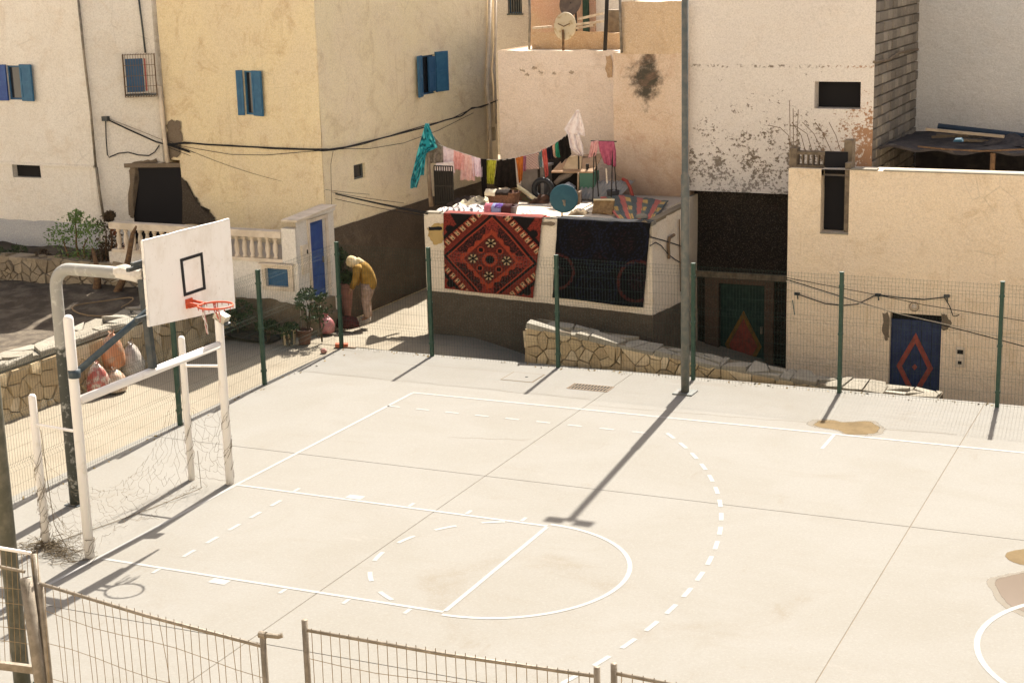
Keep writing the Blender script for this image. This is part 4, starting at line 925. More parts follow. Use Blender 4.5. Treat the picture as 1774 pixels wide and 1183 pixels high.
for (px_, py_, zt, n_) in ((BKN[0],BKN[1],1.5,9),(GX,GF,1.3,6),(BKF[0],BKF[1],.9,3),(GX,GN,.25,4)):
    for k in range(n_):
        a = r.uniform(0,6.28); z = r.uniform(.05,zt*.5); P = []
        for q_ in range(14): P.append(V((px_+(.058+.01*r.random())*math.cos(a), py_+(.058+.01*r.random())*math.sin(a), z))); a += r.uniform(.3,.9); z = min(zt, z+r.uniform(.0,.09))
        b.tube(P, .0035, 3, cap=False)
P = [V((BKN[0]+.06,BKN[1]+.03,1.55)), V((BKN[0]+.08,BKN[1]+.04,.9)), V((BKN[0]+.13,BKN[1]+.03,.3)), V((BKN[0]+.3,BKN[1]+.02,.03))]; b.tube(P, .006, 4)
P = [V((-.55,-1.05,.02)), V((-.42,-1.1,.25)), V((-.33,-1.15,.62)), V((-.28,-1.17,.85))]
b.tube([V((-.88,-1.2,.01)),V((-.66,-.4,.012)),V((-.5,.4,.01)),V((-.3,1.1,.05)),V((-.5,1.35,.5))], .005, 4)
b.build('net_tangle', M_NETM, GOAL)
# ================================================================== basketball hoop
HB = V((-1.64, .05, 0))
HOOP = thing('basketball_hoop', 'basketball hoop with white backboard and orange rim on a cranked steel post behind the goal', 'basketball hoop', HB)
BX = .32
zc = 3.30
b = MB(); R_ = .26; pts = [V((HB.x,HB.y,0)), V((HB.x,HB.y,1.0)), V((HB.x,HB.y,2.2)), V((HB.x,HB.y,zc-R_))]
M_POSTG = None
nm = NM('two_tone_post_paint', .6, .3); p = nm.sep(); cc = nm.mix(nm.ramp(nm.math('ADD', p[2], nm.math('MULTIPLY', nm.noise(9,4), .16)), 2.27, 2.31), (.05,.052,.042), (.30,.29,.26))
cc = nm.mix(nm.ramp(nm.noise(11,6,rough=.7), .52,.68, 0, .55), cc, (.55,.53,.48)); nm.col(cc); nm.bump(nm.noise(40,4), .3, .01); M_POST2 = nm.mat
for k in range(1,9): a = math.pi/2*k/8; pts.append(V((HB.x+R_*(1-math.cos(a)), HB.y, zc-R_+R_*math.sin(a))))
pts += [V((HB.x+.8,HB.y,zc+.0)), V((-.22,HB.y,zc-.01))]
b.tube(pts, .082, 16); b.build('post', M_POST2, HOOP, smooth=True)
b = MB(); b.lathe((HB.x,HB.y,0), [(.16,0),(.16,.012),(.09,.014)], 4); b.build('base_plate', M_DGREY, HOOP)
b = MB(); b.bar((-.22,.05,zc),(BX-.02,.05,zc), .10, .10); b.bar((-.18,-.28,zc+.12),(-.18,.38,zc+.12), .05, .05); b.bar((BX-.06,-.75,zc+.3),(BX-.06,.85,zc+.3), .05, .05); b.bar((BX-.06,-.75,zc-.4),(BX-.06,.85,zc-.4), .05, .05); b.build('board_frame', M_DGREY, HOOP)
b = MB()    # cloth wrapped round the arm end
b.tube([(-.62,.05,zc+.0),(-.5,.05,zc+.015),(-.38,.05,zc+.0),(-.28,.05,zc-.01),(-.17,.05,zc-.0)], [.084,.105,.098,.108,.085], 9); b.build('wrapping', simple('bleached_cloth', (.62,.58,.52), (.5,.45,.38), 9, .95, .6, 30), HOOP)
b = MB(); b.bar((-.17,-.02,zc-.05),(-.10,-.03,2.08), .085, .085, (0,1,0)); b.build('stay_post', M_DGREY, HOOP)
b = MB(); b.tube([V((GX-.0,GN+.03,2.38)), V((BX-.10,-.38,2.98)), V((BX-.04,-.1,3.14))], .042, 10); b.lathe(V((GX-.0,GN-.0,2.33)), [(.075,0),(.075,.10)], 12); b.build('brace', M_GREY_MET if False else simple('blue_grey_steel', (.03,.045,.055), (.06,.075,.08), 7, .5), HOOP, smooth=True)
# backboard, leaning as it hangs: corners surveyed on its own plane
BB = [on(x,y,0,BX) for x,y in ((260,566),(408,534),(398,380),(248,418))]
b = MB(); b.prism(BB, (-.03,0,0))
nm = NM('weathered_white_board', .65, .3); cc = nm.mix(nm.ramp(nm.noise(2.2,7,nm.map((1,1,.6)),.7), .42,.72), (.88,.83,.765), (.76,.69,.60)); cc = nm.mix(nm.ramp(nm.noise(18,4), .6,.72,0,.35), cc, (.5,.42,.33)); nm.col(cc); nm.bump(nm.noise(60,3), .15, .004)
bb = b.build('backboard', nm.mat, HOOP)
b = MB()    # chipped edge strip along top and the bottom notch
rr_ = random.Random(4)
for (p, q_) in ((BB[3],BB[2]),(BB[0],BB[3])):
    n_ = 16; prev = None
    for k in range(n_):
        a = p.lerp(q_, k/n_); c = p.lerp(q_, (k+.96)/n_); b.bar(a+V((-.016,0,0)), c+V((-.016,0,0)), .036, .014+rr_.random()*.014, (1,0,0) if False else (0,0,1))
b.build('board_edge', M_WHITE_MET, bb)
IN = [on(x,y,0,BX+.006) for x,y in ((319,514),(357,501),(351,437),(312,449))]
cI = sum(IN, V())/4; b = MB()
for k in range(4):
    p, q_ = IN[k], IN[(k+1)%4]; pi, qi = cI+(p-cI)*.80, cI+(q_-cI)*.80
    if True:
        for a in (0,): pass
    pi = cI+V((0,(p-cI).y*.78,(p-cI).z*.84)); qi = cI+V((0,(q_-cI).y*.78,(q_-cI).z*.84))
    b.prism([p,q_,qi,pi], (-.005,0,0))
b.build('painted_rectangle', M_BLACK, bb)
rc = V((.735, .27, 2.905)); ring = [rc+V((math.cos(a)*.225, math.sin(a)*.225, 0)) for a in [k*2*math.pi/28 for k in range(29)]]
b = MB(); b.tube(ring, .013, 8, cap=False); rim = b.build('rim', M_ORANGE, HOOP, smooth=True)
b = MB(); b.box((BX+.001,.27-.07,2.85),(BX+.02,.27+.07,2.97)); b.bar((BX+.01,.20,2.93),(rc.x-.2,.20,2.905), .02, .03); b.bar((BX+.01,.34,2.93),(rc.x-.2,.34,2.905), .02, .03); b.bar((BX+.01,.27,2.85),(rc.x-.21,.27,2.90), .02, .02); b.build('rim_bracket', M_ORANGE, rim)
b = MB(); r = random.Random(8)
for k in range(9):
    a = 2.6+r.uniform(-.55,.55); p = rc+V((math.cos(a)*.225, math.sin(a)*.225, -.01)); P = [p]
    for q_ in range(7): p = p+V((r.gauss(.002,.012), r.gauss(.004,.012), -.055)); P.append(p)
    b.tube(P[:r.randint(4,8)], .007, 4, mi=k%3)
for k in range(14):
    a = k*2*math.pi/14; p = rc+V((math.cos(a)*.225, math.sin(a)*.225, -.012)); b.tube([p, p+V((0,0,-.03))], .006, 4, mi=0)
b.build('net_remnant', [simple('red_cord', (.45,.10,.08), None), simple('white_cord', (.6,.55,.5), None), simple('pink_cord', (.5,.2,.18), None)], rim)
# small floodlight clamped on the far goal post
FL = thing('floodlight', 'small cream floodlight clamped to the top of the far goal post', 'floodlight', (GX, GF, 2.45))
c = on(384,549,1,GF-.02); b = MB(); b.obox(c, V((.085,.0,-.04)), V((.0,.06,.0)), V((.025,0,.05))); b.build('housing', simple('cream_metal', (.50,.45,.36), (.4,.35,.27), 9, .5), FL)
b = MB(); b.obox(c+V((.03,-.005,-.062)), V((.075,.0,-.035)), V((0,.052,0)), V((.008,0,.014))); b.build('lamp_glass', M_DGREY, FL)
b = MB(); b.tube([(GX,GF,2.36),(GX+.02,GF-.03,2.44),c], .014, 6); b.tube([(GX-.04,GF-.07,2.44),(GX+.02,GF-.08,2.40),(GX+.06,GF-.05,2.43)], .008, 5); b.build('bracket', M_GALV, FL)
# ================================================================== fences of welded mesh
def fence(name, label, pts, skip_post=(), h=2.02):
    f = thing(name, label, 'mesh fence', pts[0]); post0 = None
    for i, p in enumerate(pts):
        if i in skip_post: continue
        b = MB(); b.obox(p+V((0,0,h/2)), (.031,0,0), (0,.031,0), (0,0,h/2)); b.obox(p+V((0,0,h+.006)), (.034,0,0), (0,.034,0), (0,0,.007))
        for zz in (.25,1.0,1.8): b.obox(p+V((0,0,zz)), (.038,0,0), (0,.038,0), (0,0,.02))
        b.build('fence_post', M_GREEN, f)
    for i in range(len(pts)-1):
        a, c = pts[i], pts[i+1]; d = c-a; L = d.length; d.normalize(); nn = V((d.y,-d.x,0)); b = MB(); rw = .0019
        zs_ = [.04,.24,.44,.5,.56,.76,.96,1.16,1.22,1.28,1.48,1.68,1.80,1.86,1.92,1.98]
        off = {.5:.035, 1.22:.035, 1.86:.035}
        jig = random.Random(i)
        for z in zs_:
            o_ = off.get(z, 0); b.tube([a+d*.04+V((0,0,z))+nn*(.036+o_), c-d*.04+V((0,0,z))+nn*(.036+o_)], .0014, 4, cap=False)
        n_ = int((L-.1)/.055)
        for k in range(n_+1):
            q_ = a+d*(.05+(L-.1)*k/n_)+nn*.036; P = []
            for z in (.0,.44,.5,.56,1.16,1.22,1.28,1.80,1.86,1.92,2.0): P.append(q_+nn*off.get(z,0)+V((0,0,z)))
            b.tube(P, rw, 3, cap=False)
        b.build('mesh_panel', M_WIRE, f)
    return f
FY = lambda x: 9.1-.008*x
FX = [-2.70,-.77+.0,1.76,4.28,6.81,9.34,11.87,14.4,16.9,19.4]
fence('mesh_fence', 'tall green wire mesh fence along the far side of the court', [V((x,FY(x),0)) for x in FX])
LX = lambda y: -2.71+.0295*(9.11-y)
LY = [9.05,6.34,3.75,1.15,-1.4,-3.9,-6.3]
fence('mesh_fence', 'green wire mesh fence between the court and the left street', [V((LX(y),y,0)) for y in LY], skip_post=(0,))
# ================================================================== lamp posts
def lamppost(label, base, h, arms, rb=.068, rt=.055, m_=None):
    t = thing('lamp_post', label, 'lamp post', base, 'tall sports court lamp posts'); m_ = m_ or M_GREY_MET
    b = MB(); b.lathe(base, [(rb,0),(rb,h*.5),(rt,h*.5+.02),(rt,h),(rt*.3,h+.01)], 14); b.build('pole', m_, t, smooth=True)
    b = MB(); b.obox(base+V((0,0,.01)), (.17,0,0), (0,.17,0), (0,0,.01)); b.build('base_plate', m_, t)
    for s in (-1, 1):
        d = V((math.cos(arms)*s, math.sin(arms)*s, 0)); e = base+V((0,0,h+.05))+d*.20
        b = MB(); b.tube([base+V((0,0,h-.12)), base+V((0,0,h-.02))+d*.1, e-d*.08], .03, 8); b.build('lamp_arm', m_, t, smooth=True)
        u = d; nrm = V((0,-.55,-.8)).normalized(); sd = V((1,0,0)); up_ = sd.cross(nrm)
        b = MB(); b.obox(e, sd*.13, up_*.075, nrm*.05); lh = b.build('lamp_head', M_DGREY, t)
        b = MB(); b.obox(e+nrm*.055, sd*.11, up_*.06, nrm*.006); b.build('lamp_glass', M_GLASS, lh)
lamppost('tall grey lamp post rising out of the frame at the far fence', V((4.42,8.21,0)), 7.28, .0)
M_POSTN = simple('weathered_olive_steel', (.075,.072,.05), (.12,.11,.08), 8, .6, .2, 40)
lamppost('thick olive grey lamp post at the left edge close to the camera', G(40,1195), 7.4, .25, .085, .078, M_POSTN)
# ================================================================== foreground barrier panels
M_BARR = simple('dull_galvanised_tube', (.17,.14,.10), (.24,.20,.15), 12, .55, .2, 70, metal=.2)
M_BWIRE = simple('rust_tinted_wire', (.23,.165,.085), (.17,.12,.065), 20, .6)
def barrier(label, p0, p1, z0h, z1h, ext0=.09, ext1=.0, wires=30, hook=False, r=.026, lean=(0,0,0), warp=.0, seed=0):
    """p0,p1: foot points; rail heights at each end"""
    p0, p1 = V(p0), V(p1); ln = V(lean); t = thing('barrier_panel', label, 'barrier', (p0+p1)/2, 'tube and wire barrier panels in the foreground'); rr2 = random.Random(seed)
    for p, z, e in ((p0,z0h,ext0),(p1,z1h,ext1)):
        b = MB(); b.tube([p, p+V((0,0,(z+e)))+ln*(z+e)], r, 10); b.build('upright', M_BARR, t, smooth=True)
    A, B = p0+V((0,0,z0h))+ln*z0h, p1+V((0,0,z1h))+ln*z1h; d = (p1-p0).normalized()
    b = MB(); b.tube([A, A.lerp(B,.5)+V((0,0,-.02)), B], r*.6, 8); b.build('top_rail', M_BARR, t, smooth=True)
    b = MB(); b.tube([p0+V((0,0,.15)), p1+V((0,0,.15))], r*.6, 8); b.build('bottom_rail', M_BARR, t, smooth=True)
    W0 = None
    for k in range(wires):
        u = (k+.7)/(wires+.4); top_ = A.lerp(B,u)+V((0,0,.02)); bot = p0.lerp(p1,u)+V((0,0,.15)); b = MB()
        nrm = V((d.y,-d.x,0)); bend = rr2.gauss(0,warp)
        b.tube([top_, top_.lerp(bot,.25)+nrm*bend*.6, top_.lerp(bot,.55)+nrm*bend, bot], .0035, 4, cap=False); b.build('wire', M_BWIRE, t)
    for z in (.5,.8,1.1,1.4,1.7):
        b = MB(); P = []
        for k in range(9): u = k/8; q_ = p0.lerp(p1,u); zz = z*(z0h+(z1h-z0h)*u)/1.95; P.append(q_+ln*zz+V((0,0,zz-.02*math.sin(u*9+z*7))))
        b.tube(P, .003, 4, cap=False); b.build('cross_wire', M_BWIRE, t)
    if hook:
        e = p1+V((0,0,z1h+ext1-.02)); b = MB(); b.tube([e, e+V((.12,.035,-.01)), e+V((.15,.05,0))], .021, 8); b.tube([e+V((-.03,0,.0)), e+V((.03,0,.0))], .03, 8); b.build('coupler', M_BARR, t)
barrier('rusty wire barrier panel sagging to a post with a side coupler', (3.40,-6.40,0), (5.95,-6.80,0), 2.0, 1.99, .0, .12, 28, True, warp=.03, seed=2)
barrier('rusty wire barrier panel in the bottom middle foreground', (6.10,-6.42,0), (8.60,-6.37,0), 2.0, 2.0, .085, .075, 29, warp=.006, seed=3)
barrier('rusty wire barrier panel cut by the bottom edge of the frame', (8.72,-6.33,0), (11.2,-6.25,0), 2.03, 1.95, .075, .05, 29, warp=.004, seed=4)
# ---- gate at the lower left
GT = thing('court_gate', 'weathered tube gate with wire infill at the lower left corner', 'gate', (2.4, -5.9, 0))
b = MB(); b.tube([(3.30,-6.36,0),(3.20,-6.30,1.0),(3.06,-6.2,1.93)], .058, 10); b.build('hinge_post', M_BARR, GT, smooth=True)
b = MB(); b.tube([(3.40,-6.40,0),(3.22,-6.22,1.2),(3.04,-6.05,2.10)], .034, 10); b.build('upright', M_BARR, GT, smooth=True)
for y_, m_, rr2 in (((0,948),(55,958),.016),):
    pass
def gp(x, y): return onp(x, y, V((3.05,-6.12,0)), V((.25,-1,0)).normalized())
b = MB(); b.tube([gp(-60,938), gp(0,949), gp(53,958)], .017, 8); b.build('top_rail', M_WHITE_MET, GT, smooth=True)
b = MB(); b.tube([gp(-50,975), gp(0,981), gp(43,990)], .016, 8); b.build('latch_bar', M_BARR, GT)
b = MB(); b.bar(gp(-60,1144), gp(66,1160), .05, .07); b.build('mid_rail', M_BARR, GT)
for k in range(9):
    x = -8+k*9; b = MB(); b.tube([gp(x,952), gp(x+3+k*.3,1040), gp(x+8,1145)], .0038, 4, cap=False); b.build('wire', M_BWIRE, GT)
for y in (1020, 1046, 1088, 1112): b = MB(); b.tube([gp(-40,y-7), gp(30,y), gp(62,y+5)], .003, 4, cap=False); b.build('cross_wire', M_BWIRE, GT)
for x, y in ((60,1125),(62,1181)): b = MB(); b.tube([gp(x-4,y), gp(x+8,y+3)], .012, 6); b.build('wire_tie', M_GREEN, GT)
# ================================================================== carpets over the parapet
def hexl(*a): return [np.array(lin(x)) for x in a]
K_BLK, K_MAR, K_RED, K_ORG, K_CRM, K_DRD = hexl('#14100e','#3c1c18','#712a20','#883824','#a68c68','#562219')
def tri(x): return abs((x % 1)-.5)*2
def pat_red(u, v):
    x, y = (u-.5)/.5, (v-.43)/.575; d = abs(x)+abs(y); rr_ = math.hypot(x, y*1.05)
    s_ = (x-y)*4.2 if x*y > 0 else (x+y)*4.2
    n_ = noise.noise(V((u*60, v*60, 0)))
    if rr_ < .10: c = K_BLK if rr_ < .085 else K_MAR
    elif rr_ < .165: c = K_ORG if tri(math.atan2(y,x)*2.4) > .25 else K_RED
    elif d < .56:
        c = K_DRD if n_ > -.15 else K_MAR
        for ax, ay in ((.36,0),(-.36,0),(0,.36),(0,-.36)):
            q_ = math.hypot(x-ax, y-ay)
            if q_ < .10:
                an = math.atan2(y-ay, x-ax); c = K_CRM if (tri(an*6/(2*math.pi)) > .55 and q_ > .035) else K_BLK
        for ax, ay in ((.2,.2),(-.2,.2),(.2,-.2),(-.2,-.2)):
            q_ = math.hypot(x-ax, y-ay)
            if q_ < .05: c = K_BLK
            elif q_ < .075: c = K_ORG
    elif d < .66+.035*math.sin(s_*5): c = K_ORG if n_ > -.35 else K_RED
    elif d < .90:
        c = K_MAR if n_ > -.1 else K_BLK
        if min(abs(x),abs(y)) < .13: c = K_RED if n_ > -.2 else K_MAR
        if tri(s_*2.1) > .82 and n_ > 0: c = K_RED
    elif d < .945: c = K_ORG
    elif d < 1.02: c = K_BLK
    elif d < 1.05: c = K_RED
    elif d < 1.15: c = K_DRD if n_ > -.1 else K_RED
    elif d < 1.35:
        t = (s_*1.1) % 1; w_ = (d-1.15)/.2
        if t < .5: c = K_CRM if abs(t-.25)*4 < 1-.0*w_ else K_ORG; c = K_BLK if abs(t-.25) < .07+.05*math.sin(w_*9) and .15 < w_ < .9 else c
        else: c = K_ORG if abs(t-.75) > .1 else K_BLK
        if t < .5 and (w_ > .85 or w_ < .08): c = K_RED
    elif d < 1.46: c = K_BLK
    else:
        c = K_BLK*1.2 if abs(x)-.62 < (abs(y)-.55)*.6 else (K_RED if n_ > -.1 else K_DRD)
        if abs(x) > .62 and math.hypot(abs(x)-.86, abs(y)-.62) < .09: c = K_BLK
    if v > .985 or v < .012: c = K_RED
    return c*(1+.18*n_)
N_BLK, N_BLU, N_RED, N_DRD = hexl('#0c0b0c','#131522','#3b1c18','#201214')
def pat_navy(u, v):
    n_ = noise.noise(V((u*48, v*48, 7))); x, y = u*1.15, v
    c = N_BLK
    for cx, cy, r_, kk in ((.02,.34,.24,1),(1.05,.30,.25,1),(.55,.14,.27,0),(.30,.78,.27,0),(.85,.75,.30,0),(.58,.55,.2,0)):
        q_ = math.hypot(x-cx, y-cy)/r_
        if kk:
            if .86 < q_ < 1: c = N_RED if n_ > -.25 else N_DRD
            elif q_ < .45 and n_ > .05: c = N_DRD
        else:
            if .88 < q_ < 1 and n_ > -.1: c = N_BLU
            elif .6 < q_ < .8 and n_ > .12: c = N_BLU
            elif q_ < .5 and n_ > .18: c = N_DRD if v > .5 else N_BLU
    if n_ > .5: c = N_BLU
    return c*(1+.3*n_)
def clothmat(name, rough=.95):
    n = NM(name, rough, .1); n.col(n.attr('print')); n.bump(n.noise(160,2), .5, .01)
    n.b.inputs['Sheen Weight'].default_value = .15; return n.mat
M_PRINT = clothmat('woven_carpet')
def carpet(name, label, px, pat, nu, nv, seed):
    tl_, tr_, br_, bl_ = [on(x, y, 1, CY0-.05) for x, y in px]
    def fn(u, v):
        if v <= .90:
            w_ = v/.90; p = bl_.lerp(br_, u).lerp(tl_.lerp(tr_, u), w_)
            p.y = CY0-.045+.022*math.sin(u*9+seed+2*w_)*(1.1-w_)+.02*fb((u*3,w_*2,seed),1)-.012*(1-w_); p.x += .012*fb((w_*4,seed,u*2),1); return p
        w_ = (v-.90)/.10; p = tl_.lerp(tr_, u); a = min(1, w_*1.5)*math.pi/2
        return V((p.x, CY0-.045+.06*math.sin(a)*.9+max(0,w_-.6)*.5, max(p.z, CZ+.055)+.02*math.sin(a)+.012*fb((u*5,seed,w_*2),1) if w_ > .05 else p.z))
    b = MB(); b.grid(fn, nu, nv); b.c = [pat(i/nu, (j/nv)/.93) for j in range(nv+1) for i in range(nu+1)]
    return tag(b.build(name, M_PRINT, None, True, solid=.014), label, 'carpet', 'carpets hung over the parapet')
carpet('carpet', 'red carpet with a large diamond medallion hung over the parapet of the low house', [(768,372),(939,381),(924,516),(770,500)], pat_red, 150, 140, 1)
carpet('carpet', 'dark navy carpet with faint red roundels hung beside the red one', [(965,387),(1127,388),(1113,533),(958,515)], pat_navy, 120, 110, 5)
# ================================================================== washing line
PA, PB = on(739,216,1,13.0), on(1001,194,1,14.3); PA.z = PB.z = 0; PD = (PB-PA).normalized(); PN = V((PD.y,-PD.x,0))
def lp(x, y, d=0.0): return onp(x, y, PA+PN*d, PN)
M_WOOD = simple('weathered_pole_wood', (.20,.145,.10), (.28,.21,.15), 8, .9, .4, 40)
M_DWOOD = simple('dark_pole_wood', (.03,.025,.02), None, 8, .9)
lpole = V((-1.36,11.6,CZ)); 
t = tag(MB().tube([on(747,358,1,13.0), on(743,300,1,13.0), on(739,214,1,13.0)], [.05,.045,.03], 8).build('clothesline_pole', M_WOOD, smooth=True), 'weathered wooden clothesline pole at the left corner of the low roof', 'pole')
t = tag(MB().tube([on(1003,350,1,14.3), on(1002,194,1,14.3)], .018, 7).build('clothesline_pole', M_DWOOD, smooth=True), 'thin dark clothesline pole under the white towel', 'pole')
LINE = [(739,216),(748,240),(757,249),(766,253),(785,260),(803,266),(835,276),(868,278),(900,272),(935,263),(958,251),(980,236),(1001,193)]
tag(MB().tube([lp(x,y) for x,y in LINE], .007, 5).build('clothesline', simple('white_cord_line', (.55,.50,.45), None)), 'thin sagging clothesline between the two roof poles', 'clothesline')
def yline(x):
    for (x0,y0),(x1,y1) in zip(LINE, LINE[1:]):
        if x0 <= x <= x1: return y0+(y1-y0)*(x-x0)/(x1-x0)
    return LINE[-1][1]
def garment(name, label, cat, Ls, Rs, mats, folds=3, amp=.03, d=0.0, nu=14, nv=18, pat=None, seed=1, group='washing on the line'):
    def poly(P, v):
        s_ = v*(len(P)-1); i = min(int(s_), len(P)-2); f_ = s_-i; return P[i][0]+(P[i+1][0]-P[i][0])*f_, P[i][1]+(P[i+1][1]-P[i][1])*f_
    def fn(u, v):
        a, c = poly(Ls, v), poly(Rs, v); x, y = a[0]+(c[0]-a[0])*u, a[1]+(c[1]-a[1])*u
        y += 1.2*math.sin(u*folds*5+seed)*v*.8
        return lp(x, y, d+amp*(.25+.75*v)*math.sin(u*folds*2*math.pi+seed+v*1.5)+.02*fb((u*3,v*3,seed),1))
    b = MB(); b.grid(fn, nu, nv)
    if pat: b.c = [pat(i/nu, j/nv) for j in range(nv+1) for i in range(nu+1)]
    return tag(b.build(name, mats, None, True, solid=.008), label, cat, group)
def cm(name, a, c=None, sc=14): return simple(name, lin(a), lin(c) if c else None, sc, .92, .25, 60, spec=.15)
def pat_teal(u, v):
    n_ = noise.noise(V((u*7,v*18,3))); a = np.array(lin('#23808a')); d_ = np.array(lin('#0d3a44')); e = np.array(lin('#5fb4b4'))
    return d_ if n_ < -.15 else (e if n_ > .33 else a)
def pat_knit(u, v):
    return np.array(lin('#c3a699')) if (int(u*9)+int(v*12)) % 2 else np.array(lin('#5d4544'))
M_PR2 = clothmat('printed_cotton')
hang = lambda x0, x1, y1, dx0=0, dx1=0: ([(x0,yline(x0)),(x0+dx0*.5,(yline(x0)+y1)/2),(x0+dx0,y1)], [(x1,yline(x1)),(x1+dx1*.5,(yline(x1)+y1)/2),(x1+dx1,y1+1)])
garment('printed_dress', 'teal patterned dress hung from the left clothesline pole', 'garment', [(737,214),(729,242),(723,262),(717,290),(712,310),(711,326)], [(742,214),(752,240),(758,256),(736,266),(732,292),(722,326)], M_PR2, 1, .05, .10, 16, 40, pat_teal)
garment('printed_sleeve', 'short teal patterned sleeve piece beside the left clothesline pole', 'garment', [(733,262),(731,285),(729,303)], [(739,260),(736,285),(734,305)], M_PR2, 1, .02, .11, 6, 10, pat_teal)
garment('grey_cloth', 'small grey cloth next to the teal dress', 'garment', *hang(743,767,283,2,1), cm('grey_cotton','#7d7266','#5f564c'), 2, seed=2)
garment('pale_blouse', 'pale lilac blouse with a white lower edge on the line', 'garment', *hang(766,787,300,1,1), cm('lilac_cotton','#cfbcc0','#bda6a8'), 3, seed=3)
garment('white_shirt', 'white shirt hanging below the lilac blouse', 'garment', [(755,283),(754,292),(753,301)], [(786,280),(787,293),(785,311)], cm('white_cotton','#dccfca','#c9b3ae'), 2, .04, .05, seed=4)
garment('salmon_shirt', 'salmon pink shirt on the line', 'garment', *hang(785,804,294,-2,2), cm('salmon_cotton','#cf9a93','#bd837c'), 3, seed=5)
garment('pale_pink_trousers', 'pale pink trousers on the line beside the salmon shirt', 'garment', *hang(800,819,312,-3,4), cm('pale_pink_cotton','#cfa9a2','#bd938c'), 3, seed=6)
garment('lilac_shirt', 'lilac and white shirt on the line left of the dark strip', 'garment', *hang(817,835,306,3,0), cm('lilac_white_cotton','#d3bfc8','#c3a8b4'), 3, seed=7)
garment('black_strip', 'long narrow black garment hanging lower than its neighbours', 'garment', [(833,275),(834,315),(838,354)], [(843,276),(843,315),(845,354)], cm('black_cotton','#191513'), 1, .02, .02, 8, 20, seed=8)
garment('yellow_green_skirt', 'yellow green pleated skirt on the line', 'garment', *hang(842,860,318,2,-5), cm('yellow_green_cotton','#a3a038','#7f7d28'), 4, seed=9)
garment('black_skirt', 'wide black skirt in the middle of the line', 'garment', [(861,277),(858,305),(857,325)], [(892,274),(894,305),(896,326)], cm('black_wool','#17130f','#221b17'), 3, .05, seed=10)
garment('orange_scarf', 'orange scarf between the black skirt and the checked cloth', 'garment', [(893,273),(896,290),(899,318)], [(908,270),(906,295),(904,312)], cm('orange_cotton','#a85f27','#8d4d22'), 2, seed=11)
garment('purple_scarf', 'narrow purple scarf beside the orange one', 'garment', *hang(907,914,296,-1,-3), cm('purple_cotton','#7c4a5c','#9b6a74'), 1, seed=12, nu=6)
garment('checked_cloth', 'pink and white checked cloth on the line', 'garment', *hang(912,934,293,-1,0), M_PR2, 1, .015, pat=pat_knit, seed=13, nu=18, nv=24)
garment('teal_grey_cloth', 'narrow teal grey cloth beside the checked one', 'garment', *hang(933,939,290,-1,0), cm('teal_grey_cotton','#556a68','#3d5254'), 1, seed=14, nu=6)
garment('red_scarf', 'long coral red scarf on the line', 'garment', [(938,260),(942,285),(945,309)], [(946,256),(949,280),(950,305)], cm('coral_cotton','#b5564d','#9d4742'), 2, .02, seed=15)
garment('navy_cloth', 'small navy cloth between the red scarf and the green one', 'garment', *hang(945,957,275,2,2), cm('navy_cotton','#1c1a24'), 2, seed=16)
garment('peach_cloth', 'narrow peach cloth beside the green one', 'garment', *hang(956,962,272,3,2), cm('peach_cotton','#c79c84'), 1, seed=17, nu=6)
garment('green_cloth', 'green cloth on the line left of a black top', 'garment', *hang(961,969,272,2,2), cm('green_cotton','#2c7259','#23604b'), 1, seed=18, nu=8)
garment('black_jersey', 'black top slanting up to the white towel', 'garment', [(967,245),(969,262),(972,283)], [(983,233),(987,250),(990,268)], cm('black_jersey','#14110f','#1f1a17'), 2, seed=19)
garment('white_towel', 'white towel hung in a tall peak from the right clothesline pole', 'towel', [(999,191),(988,207),(977,224),(984,233),(988,256),(1004,270)], [(1003,191),(1010,215),(1014,237),(1003,232),(1010,256),(1010,271)], cm('white_towelling','#ddd3cf','#cdbdb8'), 2, .05, .06, 14, 30, seed=20)
# pink clothes on a drying rack
RK = thing('drying_rack', 'dark drying rack standing at the back right of the low roof', 'drying rack', (1.2,13.8,CZ))
ry = 13.9
b = MB(); zt_ = on(1046,245,1,ry).z; xk = [on(x,260,1,ry).x for x in (1030,1062)]
for x in xk:
    b.tube([(x,ry-.14,CZ-.03),(x,ry,zt_)], .013, 6); b.tube([(x,ry+.2,CZ-.03),(x,ry,zt_)], .013, 6)
b.tube([(xk[0]-.08,ry,zt_),(xk[1]+.08,ry,zt_)], .012, 6); b.build('frame', M_DWOOD, RK)
b = MB(); b.tube([on(1052,318,1,ry-.22), on(1050,292,1,ry-.22)], .015, 6); b.build('peg_bar', M_TRIM, RK)
garm2 = lambda n, lab, L_, R_, m_, s_: garment(n, lab, 'garment', L_, R_, m_, 3, .03, 0, 12, 14, None, s_, 'clothes on the drying rack')
PA_, PN_ = PA, PN; PA, PN = V((0,ry-.03,0)), V((0,-1,0))
garm2('pink_blouse', 'pale pink blouse on the drying rack', [(1024,246),(1022,260),(1019,274)], [(1037,244),(1036,258),(1032,270)], cm('rose_cotton','#c99a97','#b5817f'), 21)
garm2('magenta_shawl', 'magenta shawl draped over the drying rack', [(1036,245),(1039,262),(1047,284)], [(1064,245),(1067,262),(1067,290)], cm('magenta_cotton','#a4566a','#8c4458'), 22)
# ================================================================== things on the low roof
rz = CZ-.03
def rp(x, y, z=rz+.0): return G(x, y, z)
